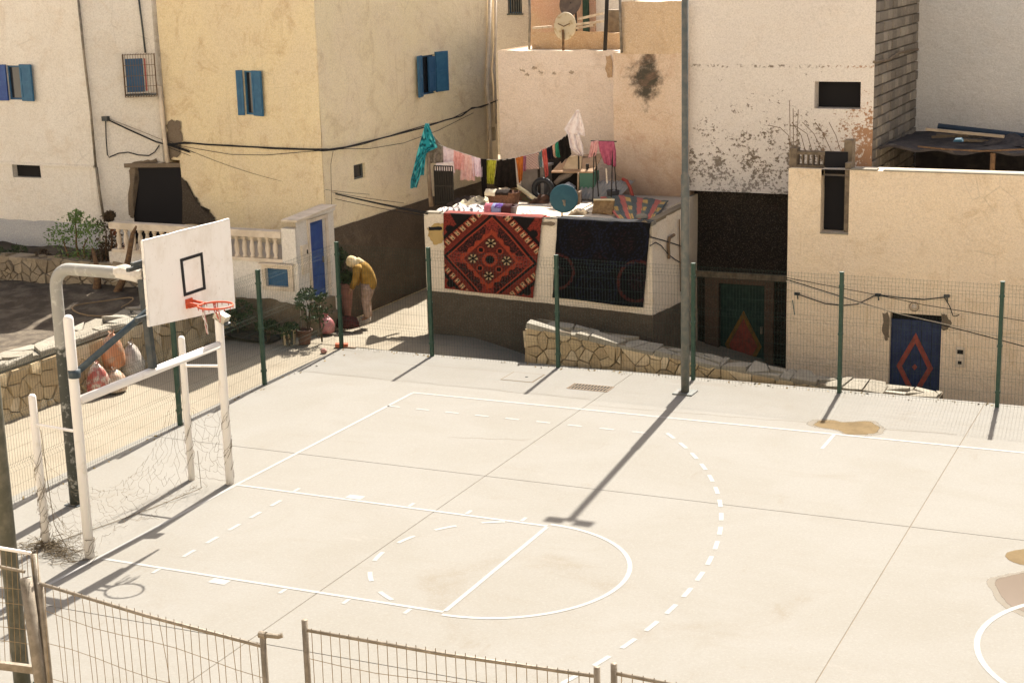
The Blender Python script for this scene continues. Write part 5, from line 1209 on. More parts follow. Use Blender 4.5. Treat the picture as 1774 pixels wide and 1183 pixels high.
# teal dish
D = thing('satellite_dish', 'teal satellite dish on a short pole at the front of the low roof', 'satellite dish', rp(975,389), 'satellite dishes')
def dish(parent, c, nrm, r_, m_, mb):
    nrm = V(nrm).normalized(); prof = []
    for k in range(9): t_ = k/8; prof.append((max(.001,r_*t_), .07*r_*t_*t_*1.0))
    prof += [(r_*1.015, .07*r_), (r_*1.0, .065*r_-.012)]
    for k in range(7,-1,-1): t_ = k/8; prof.append((max(.001,r_*t_), .07*r_*t_*t_-.012))
    b = MB(); b.lathe(c, prof, 28, axis=nrm, cap=False); d_ = b.build('dish', m_, parent, True)
    return d_
cD = on(977,344,1,11.78); base = on(974,391,1,11.82)
nD = V((.42,-.88,.22)).normalized()*-1
dish(D, cD, -nD*-1, .27, simple('teal_dish_paint', (.016,.066,.088), (.022,.08,.10), 5, .6), M_GALV)
b = MB(); b.tube([V((base.x,base.y,rz)), V((base.x,base.y,cD.z-.10)), cD+V((.0,.0,-.08))-nD*-.02], .022, 8); b.build('mast', M_TRIM, D, True)
b = MB(); b.obox(cD-nD*.03*-1+V((0,-.02,-.08)), (.05,0,0), (0,.04,0), (0,0,.06)); b.tube([cD+V((0,-.03,-.13)), cD+V((.02,-.05,-.02))], .012, 6); b.build('bracket', M_GALV, D)
# laundry basket
def basket(name, label, px, w_, dp_, h_, m_, cols, cat='basket', slit=True):
    p = rp(*px); t = thing(name, label, cat, p); b = MB(); n_ = 20; rings = []
    for (s_, z) in ((.86,0),(.93,h_*.5),(1,h_),(1.06,h_),(1.04,h_-.02),(.95,h_-.01),(.84,.02)):
        ring = []
        for k in range(n_):
            a = 2*math.pi*k/n_; ca, sa = math.cos(a), math.sin(a); e = .55
            ring.append(V((p.x+w_*s_*math.copysign(abs(ca)**e, ca), p.y+dp_*s_*math.copysign(abs(sa)**e, sa), p.z+z)))
        rings.append(ring)
    b.add([q_ for rg in rings for q_ in rg], [(i*n_+k,i*n_+(k+1)%n_,(i+1)*n_+(k+1)%n_,(i+1)*n_+k) for i in range(6) for k in range(n_)]+[tuple(6*n_+k for k in range(n_))]); b.build('tub', m_, t, True)
    r = random.Random(len(label))
    for i, (c, x0, x1, over) in enumerate(cols):
        b = MB(); y_ = p.y-dp_*1.08
        def fn(u, v):
            x = p.x+w_*(x0+(x1-x0)*u)
            if v < .5: return (x, y_-.012*math.sin(u*9+i), p.z+h_*(1.03-over)+h_*over*v*2)
            return (x, y_+dp_*.9*(v-.5)*2+.01, p.z+h_*1.03+.05*math.sin((v-.5)*2*math.pi)+.012*fb((u*4,v*4,i),1))
        b.grid(fn, 8, 14); b.build('washing', cm('basket_cloth_%d' % i if False else 'basket_cloth', c), t, True, solid=.008)
    return t
basket('laundry_basket', 'laundry basket with pink, blue and purple clothes over its rim on the low roof', (870,374), .30, .20, .20, simple('dark_plastic', (.10,.06,.06), None, 5, .5), [('#b86a78',-.95,-.45,.62),('#8d93b8',-.42,.25,.95),('#4a2a2a',.28,.95,.9),('#5c3d86',-.2,.35,.1)])
basket('brown_crate', 'brown woven crate behind the laundry basket', (873,352), .34, .22, .24, simple('brown_wicker', (.12,.055,.035), (.18,.09,.05), 30, .9, .6, 60), [('#d9cdb4',-.95,-.25,.3),('#2a201a',-.2,.6,.2)])
# rolled rug leaning
t = thing('rolled_rug', 'rolled floral rug with a cream edge leaning behind the basket', 'rug', rp(910,356))
p0, p1 = rp(884,344)+V((0,.1,.32)), rp(930,352)+V((0,0,.06))
b = MB(); dd = (p1-p0); b.grid(lambda u, v: p0+dd*u+V((0,-.24*v,-.05-.30*v*(1-.2*u)+.03*math.sin(u*7+v*3))), 14, 8); b.build('rug_flap', simple('floral_rug', (.10,.10,.045), (.17,.07,.04), 16, .95, .5, 60), t, True, solid=.02)
b = MB(); b.tube([p0+V((-.03,0,0)), p0+dd*.5+V((0,0,.005)), p1], .045, 10); b.build('rug_roll', simple('cream_rug_edge', (.62,.55,.36), (.5,.42,.26), 9, .95), t, True)
# crumpled blankets
def heap(name, label, cat, px0, px1, hgt, dep, m_, seed, nu=30, nv=14, pat=None):
    a, c = rp(*px0), rp(*px1); d_ = c-a; b = MB()
    def fn(u, v):
        e = math.sin(math.pi*u)**.6*math.sin(math.pi*v)**.6; z = rz+.01+hgt*e*(.55+.45*fb((u*3.2,v*2.5,seed),1.3))+.022*e*math.sin(u*22+v*9+4*fb((u*2,v*2,seed),1))
        p = a+d_*u+V((0,dep*(v-.3),0)); return (p.x, p.y, max(rz+.004, z))
    b.grid(fn, nu, nv)
    if pat: b.c = [pat(i/nu, j/nv) for j in range(nv+1) for i in range(nu+1)]
    return tag(b.build(name, m_, None, True), label, cat)
def pat_str(u, v):
    s_ = (u*9+v*3+1.5*noise.noise(V((u*3,v*3,1)))) % 1
    return np.array(lin('#d8cfc8')) if s_ > .34 else np.array(lin('#4a4144'))
heap('striped_blanket', 'crumpled black and white striped blanket at the left corner of the low roof', 'blanket', (748,373), (842,368), .24, .75, M_PR2, 3, 90, 40, pat_str)
heap('white_sheet', 'crumpled cream sheet on the roof behind the striped blanket', 'sheet', (785,360), (840,352), .2, .8, cm('cream_sheet','#d6cbb0','#bfb08f'), 8)
heap('grey_rag', 'grey and white rag lying on the roof right of the laundry basket', 'rag', (893,372), (935,378), .12, .45, cm('grey_white_rag','#cfc5b8','#5d5148', 6), 9)
heap('red_rag', 'small red rag on the roof edge between the carpets', 'rag', (937,379), (952,381), .07, .25, cm('red_rag_cloth','#a83a2c'), 10, 10, 8)
heap('rope_coil', 'pale heap of rope and rags on the roof near the striped rug', 'rag', (1022,366), (1080,374), .10, .5, cm('pale_rag','#d8ccb0','#a04030', 5), 13)
def pat_kilim(u, v):
    s_ = int((u+v*.06)*11) % 3; n_ = noise.noise(V((u*30, v*8, 2)))
    c = [np.array(lin('#a4473a')), np.array(lin('#3d4a3f')), np.array(lin('#2f3a3c'))][s_]
    if s_ != 0 and .3 < (v*3) % 1 < .8 and ((u*11) % 1) < .8: c = np.array(lin('#b08a3c')) if s_ == 1 else c
    return c*(1+.2*n_)
a, c = rp(1040,352), rp(1158,353); e_, f__ = rp(1075,388), rp(1135,384)
b = MB()
def fk(u, v):
    p = a.lerp(c, u).lerp(e_.lerp(f__, u), v); return (p.x, p.y, rz+.05+.10*(1-v)*(.6+.4*math.sin(u*5))+.02*fb((u*6,v*4,2),1.2))
b.grid(fk, 66, 26); b.c = [pat_kilim(i/66, j/26) for j in range(27) for i in range(67)]
tag(b.build('striped_rug', M_PR2, None, True, solid=.016), 'red and green striped rug airing on the right side of the low roof', 'rug')
tag(MB().lathe(rp(1112,383)+V((0,0,.02)), [(.10,0),(.13,.05),(.10,.10),(.04,.12)], 10).build('stone', M_STT), 'round pale stone weighing down the striped rug', 'stone')
t = thing('folded_sack', 'folded tan sack standing beside the striped rug', 'sack', rp(1040,372)); q_ = rp(1042,373)
b = MB(); b.grid(lambda u, v: q_+V((-.20+.42*u,.05*math.sin(u*3)+.12*v, .02+.26*v-.03*math.sin(u*9)*v)), 10, 8); b.build('sack_cloth', cm('tan_sacking','#8a7150','#6f5840'), t, True, solid=.03)
b = MB(); b.tube([q_+V((-.2,.1,.28)), q_+V((.22,.14,.29))], .018, 6); b.build('sack_edge', cm('cream_binding','#d6c8a8'), t)
# low block, bin and basin at the back
t = thing('rooftop_cistern', 'grey cement tank with a dark railing gate behind the washing', 'water tank', (0,14.3,rz))
x0, x1 = on(903,320,1,14.3).x, on(942,320,1,14.3).x; zc_ = on(920,290,1,14.3).z
b = MB(); b.box((x0,14.3,rz),(x1,14.9,zc_)); b.build('tank', simple('grey_cement', (.17,.16,.145), (.22,.21,.19), 4, .9, .3), t)
b = MB(); b.box((x0-.04,14.26,zc_+.002),(x1+.04,14.94,zc_+.05)); b.build('tank_lid', M_GREYW, t)
GTE = thing('iron_gate', 'dark iron gate panel at the left rear of the low roof', 'gate', on(768,345,1,12.7))
gy = 12.7; b = MB(); xx0, xx1 = on(753,320,1,gy).x, on(785,320,1,gy).x; zz1 = on(768,288,1,gy).z
for k in range(9): x = xx0+(xx1-xx0)*k/8; b.bar((x,gy,rz),(x,gy,zz1), .018, .018, (0,1,0))
for z in (rz+.06, (rz+zz1)/2, zz1): b.bar((xx0,gy,z),(xx1,gy,z), .025, .025)
b.build('railing', M_DWOOD, GTE)
b = MB(); b.box((xx0,gy+.02,rz),(xx1,gy+.03,zz1-.1)); b.build('gate_sheet', M_DWOOD, GTE)
SHD = thing('rooftop_lean_to', 'small rooftop lean-to with a tan board roof and dark clutter under it', 'lean-to', (.6,14.4,rz))
ly = 14.2; P = [on(x,y,1,ly) for x,y in ((955,300),(1028,300),(1024,284),(958,288))]
b = MB(); b.prism([P[0],P[1],P[2]+V((0,.7,.1)),P[3]+V((0,.7,.1))], (0,0,.03)); b.build('board_roof', simple('orange_brown_board', (.30,.19,.11), (.36,.25,.16), 5, .9, .4), SHD)
b = MB(); q1, q2 = on(975,292,1,ly+.1), on(1008,268,1,ly+.1)
b.prism([q1, on(1006,300,1,ly+.1), q2, on(985,272,1,ly+.1)], (0,.06,0)); b.build('propped_board', simple('tan_board', (.36,.28,.19), (.44,.34,.24), 6, .9), SHD)
b = MB(); x0, x1 = on(946,320,1,14.7).x, on(1032,320,1,14.7).x; b.box((x0,14.75,rz),(x1,14.8,rz+.8)); b.build('back_board', M_DWOOD, SHD)
for x in (x0+.02, x1-.02): b = MB(); b.bar((x,14.3,rz),(x,14.3,rz+.72), .05, .05, (0,1,0)); b.build('prop', M_DWOOD, SHD)
tag(MB().tube([on(x,y,1,14.4) for x,y in ((962,318),(972,309),(985,303),(995,296))], [.05,.07,.06,.04], 8).build('rolled_cloth', cm('grey_roll','#857a70'), smooth=True), 'grey rolled cloth lying under the rooftop lean-to', 'cloth')
b = MB(); c0 = on(985,318,1,14.3); 
b.lathe(V((c0.x,c0.y,rz)), [(.10,0),(.17,.08),(.15,.24),(.07,.30),(.02,.33)], 10); tag(b.build('plastic_bag', simple('blue_white_bag', (.30,.34,.40), (.5,.5,.52), 9, .4), smooth=True), 'blue and white plastic bag under the rooftop lean-to', 'bag')
x0, x1 = on(1004,310,1,14.25).x, on(1030,310,1,14.25).x; zt_ = on(1015,297,1,14.25).z
t = thing('green_crate', 'green plastic crate behind the yellow basin', 'crate', ((x0+x1)/2,14.3,rz)); b = MB(); b.box((x0,14.25,rz),(x1,14.5,zt_)); b.build('crate_body', simple('green_plastic', (.05,.14,.10), None, 5, .5), t)
b = MB()
for z in (rz+.1, rz+.2, zt_-.03): b.box((x0-.01,14.235,z),(x1+.01,14.248,z+.03))
b.build('crate_rib', simple('dark_green_plastic', (.035,.10,.075), None, 5, .5), t)
c0 = G(1027,334,rz); b = MB(); b.lathe(c0, [(.14,0),(.20,.12),(.21,.13),(.215,.15),(.20,.15),(.19,.12),(.13,.02),(.001,.02)], 18, cap=False); tag(b.build('yellow_basin', simple('yellow_plastic', (.42,.36,.02), (.35,.3,.02), 6, .45), smooth=True), 'yellow plastic basin at the back of the low roof', 'basin')
b = MB(); P = [on(x,y,1,14.3) for x,y in ((1078,310),(1086,314),(1092,326),(1096,340),(1098,352))]; b.tube(P, .035, 8); tag(b.build('red_hose', simple('red_hose_rubber', (.30,.05,.035), None, 5, .6), smooth=True), 'thick red hose curving down the foot of the stained tower', 'hose')
t = thing('corrugated_sheet', 'grey corrugated sheet lying across the back of the low roof', 'roof sheet', (1.4,12.6,rz))
b = MB(); P = [G(1000,348,rz), G(1068,350,rz), on(1100,316,1,14.4), on(1010,316,1,14.4)]
b.grid(lambda u, v: P[0].lerp(P[1],u).lerp(P[3].lerp(P[2],u),v)+V((0,0,.03+.012*math.sin(u*70))), 120, 3); b.build('sheet', simple('grey_zinc', (.20,.195,.185), (.25,.235,.215), 4, .6), t, True, solid=.006)
tag(MB().tube([G(1001,349,rz), on(1002,300,1,13.5)], .02, 6).build('wooden_stake', M_WOOD), 'thin wooden stake standing behind the teal dish', 'stake')
heap('dark_cloth_heap', 'dark cloth heap at the foot of the iron gate on the low roof', 'cloth', (775,356), (832,354), .26, .5, cm('dark_cloth','#2c2522','#4a3f38', 5), 15, 18, 12)
heap('brown_cloth_heap', 'brown cloth heap between the crate and the teal dish', 'cloth', (918,352), (958,352), .22, .45, cm('brown_cloth','#5a4030','#35271f', 5), 16, 18, 12)
heap('black_cloth_heap', 'black plastic heap under the rooftop lean-to', 'plastic', (950,338), (1000,340), .30, .4, cm('black_plastic_sheet','#151416','#2a2a30', 5), 17, 18, 12)
p = rp(1062,349); b = MB(); b.lathe(p, [(.10,0),(.13,.22),(.135,.23),(.12,.23),(.11,.05),(.001,.05)], 14, cap=False); tag(b.build('bucket', simple('dark_grey_plastic', (.06,.06,.065), None, 5, .6), smooth=True), 'dark grey bucket behind the folded tan sack', 'bucket')
p = rp(990,352); t = thing('cardboard_box', 'dark brown box behind the teal dish', 'box', p); b = MB(); b.obox(p+V((0,0,.12)), (.19,.04,0), (-.03,.13,0), (0,0,.12)); b.build('box_body', simple('brown_card', (.15,.095,.055), (.11,.07,.04), 6, .9), t)
b = MB(); b.obox(p+V((.0,-.15,.25)), (.18,.03,0), (-.01,.05,.03), (0,0,.004)); b.build('box_flap', simple('pale_card', (.22,.15,.09), None, 6, .9), t)
p = rp(941,349); b = MB(); ring = [p+V((math.cos(a)*.19, .02*math.cos(a), .25+math.sin(a)*.19)) for a in [k*2*math.pi/20 for k in range(21)]]; b.tube(ring, .06, 8, cap=False); tag(b.build('tyre', M_BLACK, smooth=True), 'old black tyre standing beside the grey tank', 'tyre')
for k, (x, y, c_, lab) in enumerate(((1078,352,'#6e3a30','rust red cloth by the foot of the red hose'),(1000,372,'#7c6b52','tan rag at the foot of the teal dish mast'),(1100,356,'#4c5148','grey green cloth behind the striped rug'))):
    heap('cloth', lab, 'cloth', (x-14,y), (x+16,y), .14, .3, cm('loose_cloth', c_, None), 18+k, 12, 10)
# dishes on the pink roof
t = thing('satellite_dish', 'cream rust speckled satellite dish above the pink wall', 'satellite dish', on(976,87,1,16.6), 'satellite dishes')
cD = on(978,46,1,16.65); dish(t, cD, (.25,.95,-.1), .30, simple('rusted_cream_dish', (.55,.46,.31), (.38,.26,.12), 9, .7, .2, 30, lo=.5, hi=.7), M_GALV)
b = MB(); b.tube([on(976,88,1,16.6), on(975,52,1,16.58)], .03, 8); b.build('mast', M_BARK, t)
b = MB(); b.tube([cD+V((-.14,-.03,.06)), cD+V((0,-.05,.0)), cD+V((.14,-.03,.06))], .012, 5); b.build('bracket', M_BARK, t)
t = thing('satellite_dish', 'large dark brown satellite dish against the salmon wall', 'satellite dish', on(990,60,1,20.0), 'satellite dishes')
cD = on(989,5,1,20.0); dish(t, cD, (-.3,-.9,.25), .335, simple('dark_brown_dish', (.10,.075,.06), (.14,.105,.08), 7, .7), M_GALV)
b = MB(); b.tube([cD, cD+V((0,.3,-.2)), cD+V((0,.35,-1.2))], .025, 6); b.build('mast', M_DWOOD, t)
b = MB(); b.tube([on(917,-10,1,16.8), on(918,30,1,16.8), on(917,86,1,16.6)], .028, 7); tag(b.build('rooftop_pipe', M_GALV, smooth=True), 'thin grey vent pipe at the left end of the orange parapet', 'pipe')
b = MB(); b.tube([on(1052,-10,1,16.5), on(1048,92,1,16.5)], .045, 8); tag(b.build('rooftop_post', M_DWOOD, smooth=True), 'dark post standing between the dishes and the stained tower', 'post')
for k, (P, lab) in enumerate((([(1004,33),(1048,23)], 'bleached plank topmost on the rooftop pile'), ([(998,43),(1050,37)], 'bleached plank in the middle of the rooftop pile'), ([(925,49),(954,47)], 'bleached plank left of the cream dish'), ([(1000,49),(1030,44)], 'short bleached plank lowest on the rooftop pile'))):
    a, c = on(*P[0],1,17.4), on(*P[1],1,17.4); tag(MB().bar(a, c, .2, .05).build('plank', simple('bleached_plank', (.55,.46,.34), (.40,.31,.22), 7)), lab, 'plank', 'planks on the pink house roof')
b = MB(); b.box((on(1052,40,1,17.8).x,17.7,4.9),(on(1076,40,1,17.8).x,18.2,on(1060,18,1,17.7).z)); tag(b.build('rooftop_hut', M_RUBB), 'dark masonry hut beside the stained tower on the upper roof', 'hut')
PA, PN = PA_, PN_
# ================================================================== cables
M_CAB = simple('black_cable', (.012,.012,.013), None, 5, .7)
M_CABL = simple('pale_cable', (.55,.47,.36), None, 5, .7)
def cable(label, pts, r_=.010, m_=None): tag(MB().tube(pts, r_, 5).build('cable', m_ or M_CAB), label, 'cable', 'overhead and wall cables')
NF, NR = OL_+NL_*.07, -4.02
wl = lambda *px: [onp(x, y, NF, NL_) for x, y in px]
wr = lambda *px: [on(x, y, 0, NR) for x, y in px]
cable('thick black cable clipped along both walls of the ochre house', wl((286,252),(320,247),(360,251),(420,254),(480,257),(540,259),(562,259))+wr((570,259),(600,255),(640,245),(680,235),(735,221),(770,209),(800,201),(818,187),(834,186),(862,174)), .017)
cable('second black cable twisted over the thick one on the ochre house', wl((290,250),(330,249),(400,252),(470,258),(540,260),(560,262))+wr((580,260),(630,250),(690,231),(735,218),(780,207),(815,190),(860,176)), .010)
cable('thin cable sagging below the thick one on the ochre house', wl((292,249),(340,258),(400,268),(460,269),(520,264),(558,261))+wr((600,258),(640,258),(700,248),(760,226),(820,196)), .006)
A1 = onp(292, 252, NF, NL_); B1 = V((CX0+.02, CY0-.05, CZ))
for k, (dz1, px1, r_) in enumerate(((0,(741,371),.012),(.03,(741,368),.010),(-.05,(735,374),.006),(.06,(700,352),.005),(.10,(640,337),.004))):
    e = onp(px1[0], px1[1], B1, V((.35,-1,0)).normalized()); P = [A1.lerp(e, t/12)+V((0,0,dz1*(1-t/12)-(.10+.03*k)*4*(t/12)*(1-t/12))) for t in range(13)]
    cable(['thickest span cable from the ochre house corner to the low house','span cable lying just above the thickest one','thin span cable below the pair to the low house','thin high span cable fading towards the low house','thinnest span cable above the others'][k], P, r_)
w2 = lambda *px: [onp(x, y, A_+N2*.05, N2) for x, y in px]
cable('black cable drooping in a loop on the white house', w2((183,208),(184,240),(186,268),(189,273),(205,266),(222,264),(240,269),(258,270),(268,264),(276,252)), .013)
cable('taut black cable from the white house bracket to the ochre house', w2((183,206),(230,228),(270,246))+[A1], .016)
cable('thin grey cable beside the taut one on the white house', w2((186,205),(240,226),(282,243)), .006, M_GALV)
cable('thin wire running down the right wall of the ochre house', wr((577,262),(573,285),(574,330),(575,372)), .006, M_RUSTW)
sw = lambda *px: [on(x, y, 0, CX1+.05) for x, y in px]
cable('black cable across the side wall of the low house', sw((1128,411),(1150,417),(1172,424),(1186,429)), .012)
cable('black cable looping down the side wall of the low house', sw((1126,426),(1136,420),(1146,426),(1157,440),(1170,450),(1184,458)), .010)
cable('vertical iron rod on the side wall of the low house', sw((1177,380),(1178,440),(1179,505)), .014, M_RUSTW)
b = MB(); b.tube(sw((1159,448),(1158,425),(1160,412),(1168,407)), .03, 6); tag(b.build('iron_bracket', M_RUSTW), 'rusty iron bracket fixed to the side wall of the low house', 'bracket')
bw = lambda y_, *px: [on(x, y, 1, y_) for x, y in px]
cable('black cable looping between clips left of the navy door', bw(13.12,(1378,508),(1400,516),(1430,526),(1460,529),(1485,527),(1500,520),(1514,513),(1524,511),(1560,516),(1600,519),(1635,515)), .010)
cable('black cable end hanging beside the navy door', bw(13.12,(1636,515),(1645,530),(1651,547),(1656,548),(1662,545)), .009)
cable('thin black cable falling to the right above the navy door', bw(12.6,(1362,481),(1440,496),(1520,511),(1600,528),(1680,541),(1774,556),(1850,568)), .007)
cable('black cable crossing the top of the navy door', bw(12.5,(1362,484),(1430,505),(1500,527),(1560,545),(1600,555),(1680,575),(1774,600),(1850,618)), .010)
cable('pale cable crossing the top of the navy door', bw(12.4,(1362,487),(1430,507),(1500,528),(1560,544),(1640,562),(1710,578),(1774,590),(1850,604)), .008, M_CABL)
for k, (x, y) in enumerate(((1381,509),(1521,511),(1640,513))):
    p = on(x, y, 1, 13.15); b = MB(); b.obox(p, (.05,0,.0), (0,.03,0), (0,0,.025)); b.tube([p, p+V((.02,-.02,-.10))], .012, 5); tag(b.build('cable_clip', M_DGREY), ['cable clip near the left corner of the beige house','cable clip just left of the navy door','cable clip just right of the navy door'][k], 'cable clip', 'cable clips on the beige house')
p = on(1373, 520, 1, 13.15); tag(MB().tube([p, p+V((.05,-.02,-.28))], .009, 5).build('cable_end', simple('teal_cable', (.03,.10,.11), None)), 'short teal cable end hanging at the corner of the beige house', 'cable')
p = A_+N2*.05; tag(MB().obox(onp(183,206,p,N2), (.07,0,0), (0,.05,0), (0,0,.05)).build('cable_bracket', M_DGREY), 'dark cable bracket on the white house below the caged window', 'bracket')
# ================================================================== plants
def foliage(parent, blobs, n, ls, m_, seed, name='foliage'):
    """leaf faces spread through several blobs: (centre, (rx,ry,rz))"""
    r = random.Random(seed); b = MB()
    for _ in range(n):
        c, rad = blobs[r.randrange(len(blobs))]
        while True:
            d = V((r.uniform(-1,1), r.uniform(-1,1), r.uniform(-1,1)))
            if .25 < d.length < 1 and (fb((c.x+d.x*rad[0], c.y+d.y*rad[1], c.z+d.z*rad[2]), 3.2) > -.18): break
        p = V(c)+V((d.x*rad[0], d.y*rad[1], d.z*rad[2])); s_ = ls*r.uniform(.6,1.35)
        a = V((r.gauss(0,1), r.gauss(0,1), r.gauss(.2,.7))).normalized(); t_ = a.orthogonal().normalized(); t_.rotate(Matrix.Rotation(r.uniform(0,6.28), 3, a)); w_ = a.cross(t_)
        b.add([p-t_*s_, p+w_*s_*.42+a*s_*.08, p+t_*s_, p-w_*s_*.42+a*s_*.08], [(0,1,2,3)])
    return b.build(name, m_, parent)
def stems(parent, base, tips, r0, m_, name='stem', seed=1):
    r = random.Random(seed); b = MB()
    for tp in tips:
        tp = V(tp); P = []
        for k in range(6): u = k/5; P.append(base.lerp(tp, u)+V((r.gauss(0,.03),r.gauss(0,.03),0))*math.sin(3.14*u))
        b.tube(P, [r0*(1-.75*k/5) for k in range(6)], 6)
    return b.build(name, m_, parent, True)
gy = 9.95; q = lambda x, y, yy=gy: on(x, y, 1, yy)
T = thing('green_bush', 'sunlit green bush above the garden wall in front of the white house', 'bush', q(150,488))
foliage(T, [(q(130,388),(.42,.4,.28)),(q(108,412),(.40,.4,.30)),(q(150,420),(.42,.4,.38)),(q(118,442),(.30,.3,.3)),(q(140,458),(.32,.3,.28)),(q(160,395),(.25,.3,.2)),(q(130,375),(.12,.2,.16))], 1600, .036, M_LEAF, 4)
stems(T, q(138,492), [q(108,408), q(130,380), q(152,412), q(160,440), q(118,440)], .04, M_BARK, seed=2)
T = thing('dry_shrub', 'tall brown dried shrub with russet leaves beside the white house downpipe', 'shrub', q(190,490))
foliage(T, [(q(188,410),(.28,.3,.5)),(q(198,450),(.36,.3,.5)),(q(180,460),(.3,.3,.4)),(q(190,375),(.10,.15,.12))], 1900, .035, M_DRY, 6)
foliage(T, [(q(207,402),(.13,.2,.22)),(q(214,425),(.1,.2,.2))], 130, .035, M_LEAFR, 7, 'russet_foliage')
stems(T, q(188,500), [q(192,368), q(176,430), q(205,410), q(184,400)], .05, M_BARK, seed=3)
T = thing('bare_trunk', 'leaning orange brown bare trunk between the dry shrub and the balustrade', 'tree trunk', on(210,545,1,9.3))
b = MB(); b.tube([on(178,548,1,9.3), on(196,520,1,9.3), on(214,482,1,9.3), on(222,450,1,9.3), on(230,405,1,9.3), on(236,392,1,9.3)], [.10,.085,.07,.06,.045,.02], 8); b.build('trunk', M_BARK, T, True)
b = MB(); b.tube([on(160,520,1,9.4), on(168,500,1,9.4), on(170,470,1,9.4), on(160,430,1,9.4)], [.10,.09,.06,.03], 8); b.build('limb', M_BARK, T, True)
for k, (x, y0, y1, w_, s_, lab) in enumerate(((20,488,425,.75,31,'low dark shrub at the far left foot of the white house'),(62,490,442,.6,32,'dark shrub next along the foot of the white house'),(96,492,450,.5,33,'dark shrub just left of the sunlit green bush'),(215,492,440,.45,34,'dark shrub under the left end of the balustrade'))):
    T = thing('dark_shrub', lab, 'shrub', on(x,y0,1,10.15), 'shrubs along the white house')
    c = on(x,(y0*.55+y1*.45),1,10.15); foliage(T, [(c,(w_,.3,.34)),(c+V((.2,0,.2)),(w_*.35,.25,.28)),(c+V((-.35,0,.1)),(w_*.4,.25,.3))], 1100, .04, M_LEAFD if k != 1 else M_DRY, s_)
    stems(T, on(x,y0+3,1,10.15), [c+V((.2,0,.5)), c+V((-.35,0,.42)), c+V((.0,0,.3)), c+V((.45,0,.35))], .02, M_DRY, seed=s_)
# thicket and potted plants at the foot of the porch
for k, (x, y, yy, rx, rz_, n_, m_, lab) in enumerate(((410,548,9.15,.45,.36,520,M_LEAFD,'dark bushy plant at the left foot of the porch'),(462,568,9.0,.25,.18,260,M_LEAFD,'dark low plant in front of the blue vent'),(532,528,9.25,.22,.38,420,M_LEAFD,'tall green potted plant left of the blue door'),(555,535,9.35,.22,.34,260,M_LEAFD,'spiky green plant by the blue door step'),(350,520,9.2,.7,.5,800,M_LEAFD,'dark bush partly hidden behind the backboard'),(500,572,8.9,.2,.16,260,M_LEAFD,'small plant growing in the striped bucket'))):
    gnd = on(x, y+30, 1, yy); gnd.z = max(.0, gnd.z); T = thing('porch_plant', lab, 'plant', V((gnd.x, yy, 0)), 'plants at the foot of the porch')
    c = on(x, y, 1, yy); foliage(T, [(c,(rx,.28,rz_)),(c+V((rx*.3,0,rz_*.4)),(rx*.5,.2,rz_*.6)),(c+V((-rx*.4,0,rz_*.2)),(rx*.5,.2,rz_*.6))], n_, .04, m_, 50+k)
    stems(T, V((c.x, yy, .02)), [c+V((rx*.3,0,rz_*.6)), c+V((-rx*.4,0,rz_*.5)), c+V((0,0,rz_*.8))], .018, M_DRY, seed=50+k)
p = on(501,596,2,0.0); t = thing('striped_bucket', 'cream striped bucket used as a plant pot on the shaded street', 'bucket', p)
b = MB(); b.lathe(p, [(.125,0),(.15,.30),(.155,.31),(.14,.31),(.13,.2),(.001,.2)], 18, cap=False); b.build('bucket', simple('cream_plastic', (.42,.33,.2), (.36,.28,.17), 6, .6), t, True)
for k in range(3):
    b = MB(); a0 = -2.2+k*.75; b.grid(lambda u, v: p+V((math.cos(a0+.3*u)*(.1275+.025*v), math.sin(a0+.3*u)*(.1275+.025*v), .005+.285*v)), 4, 4); b.build('stripe', simple('dark_stripe', (.05,.055,.05), None), t, True)
for k, (x, y, r_, h_, c_, lab) in enumerate(((528,583,.15,.28,(.12,.06,.04),'brown clay pot on the shaded street beside the striped bucket'),(544,560,.17,.24,(.30,.24,.17),'pale planter below the tall potted plant'),(520,560,.14,.22,(.10,.08,.06),'small dark pot behind the clay pot'))):
    p = on(x, y+12, 2, 0.0); b = MB(); b.lathe(p, [(r_*.75,0),(r_,h_),(r_*1.1,h_),(r_*1.1,h_-.04),(r_*.95,h_-.04),(r_*.8,h_-.06),(.001,h_-.06)], 16, cap=False); tag(b.build('plant_pot', simple('pot_clay', c_, None, 9), smooth=True), lab, 'plant pot', 'pots at the foot of the porch')
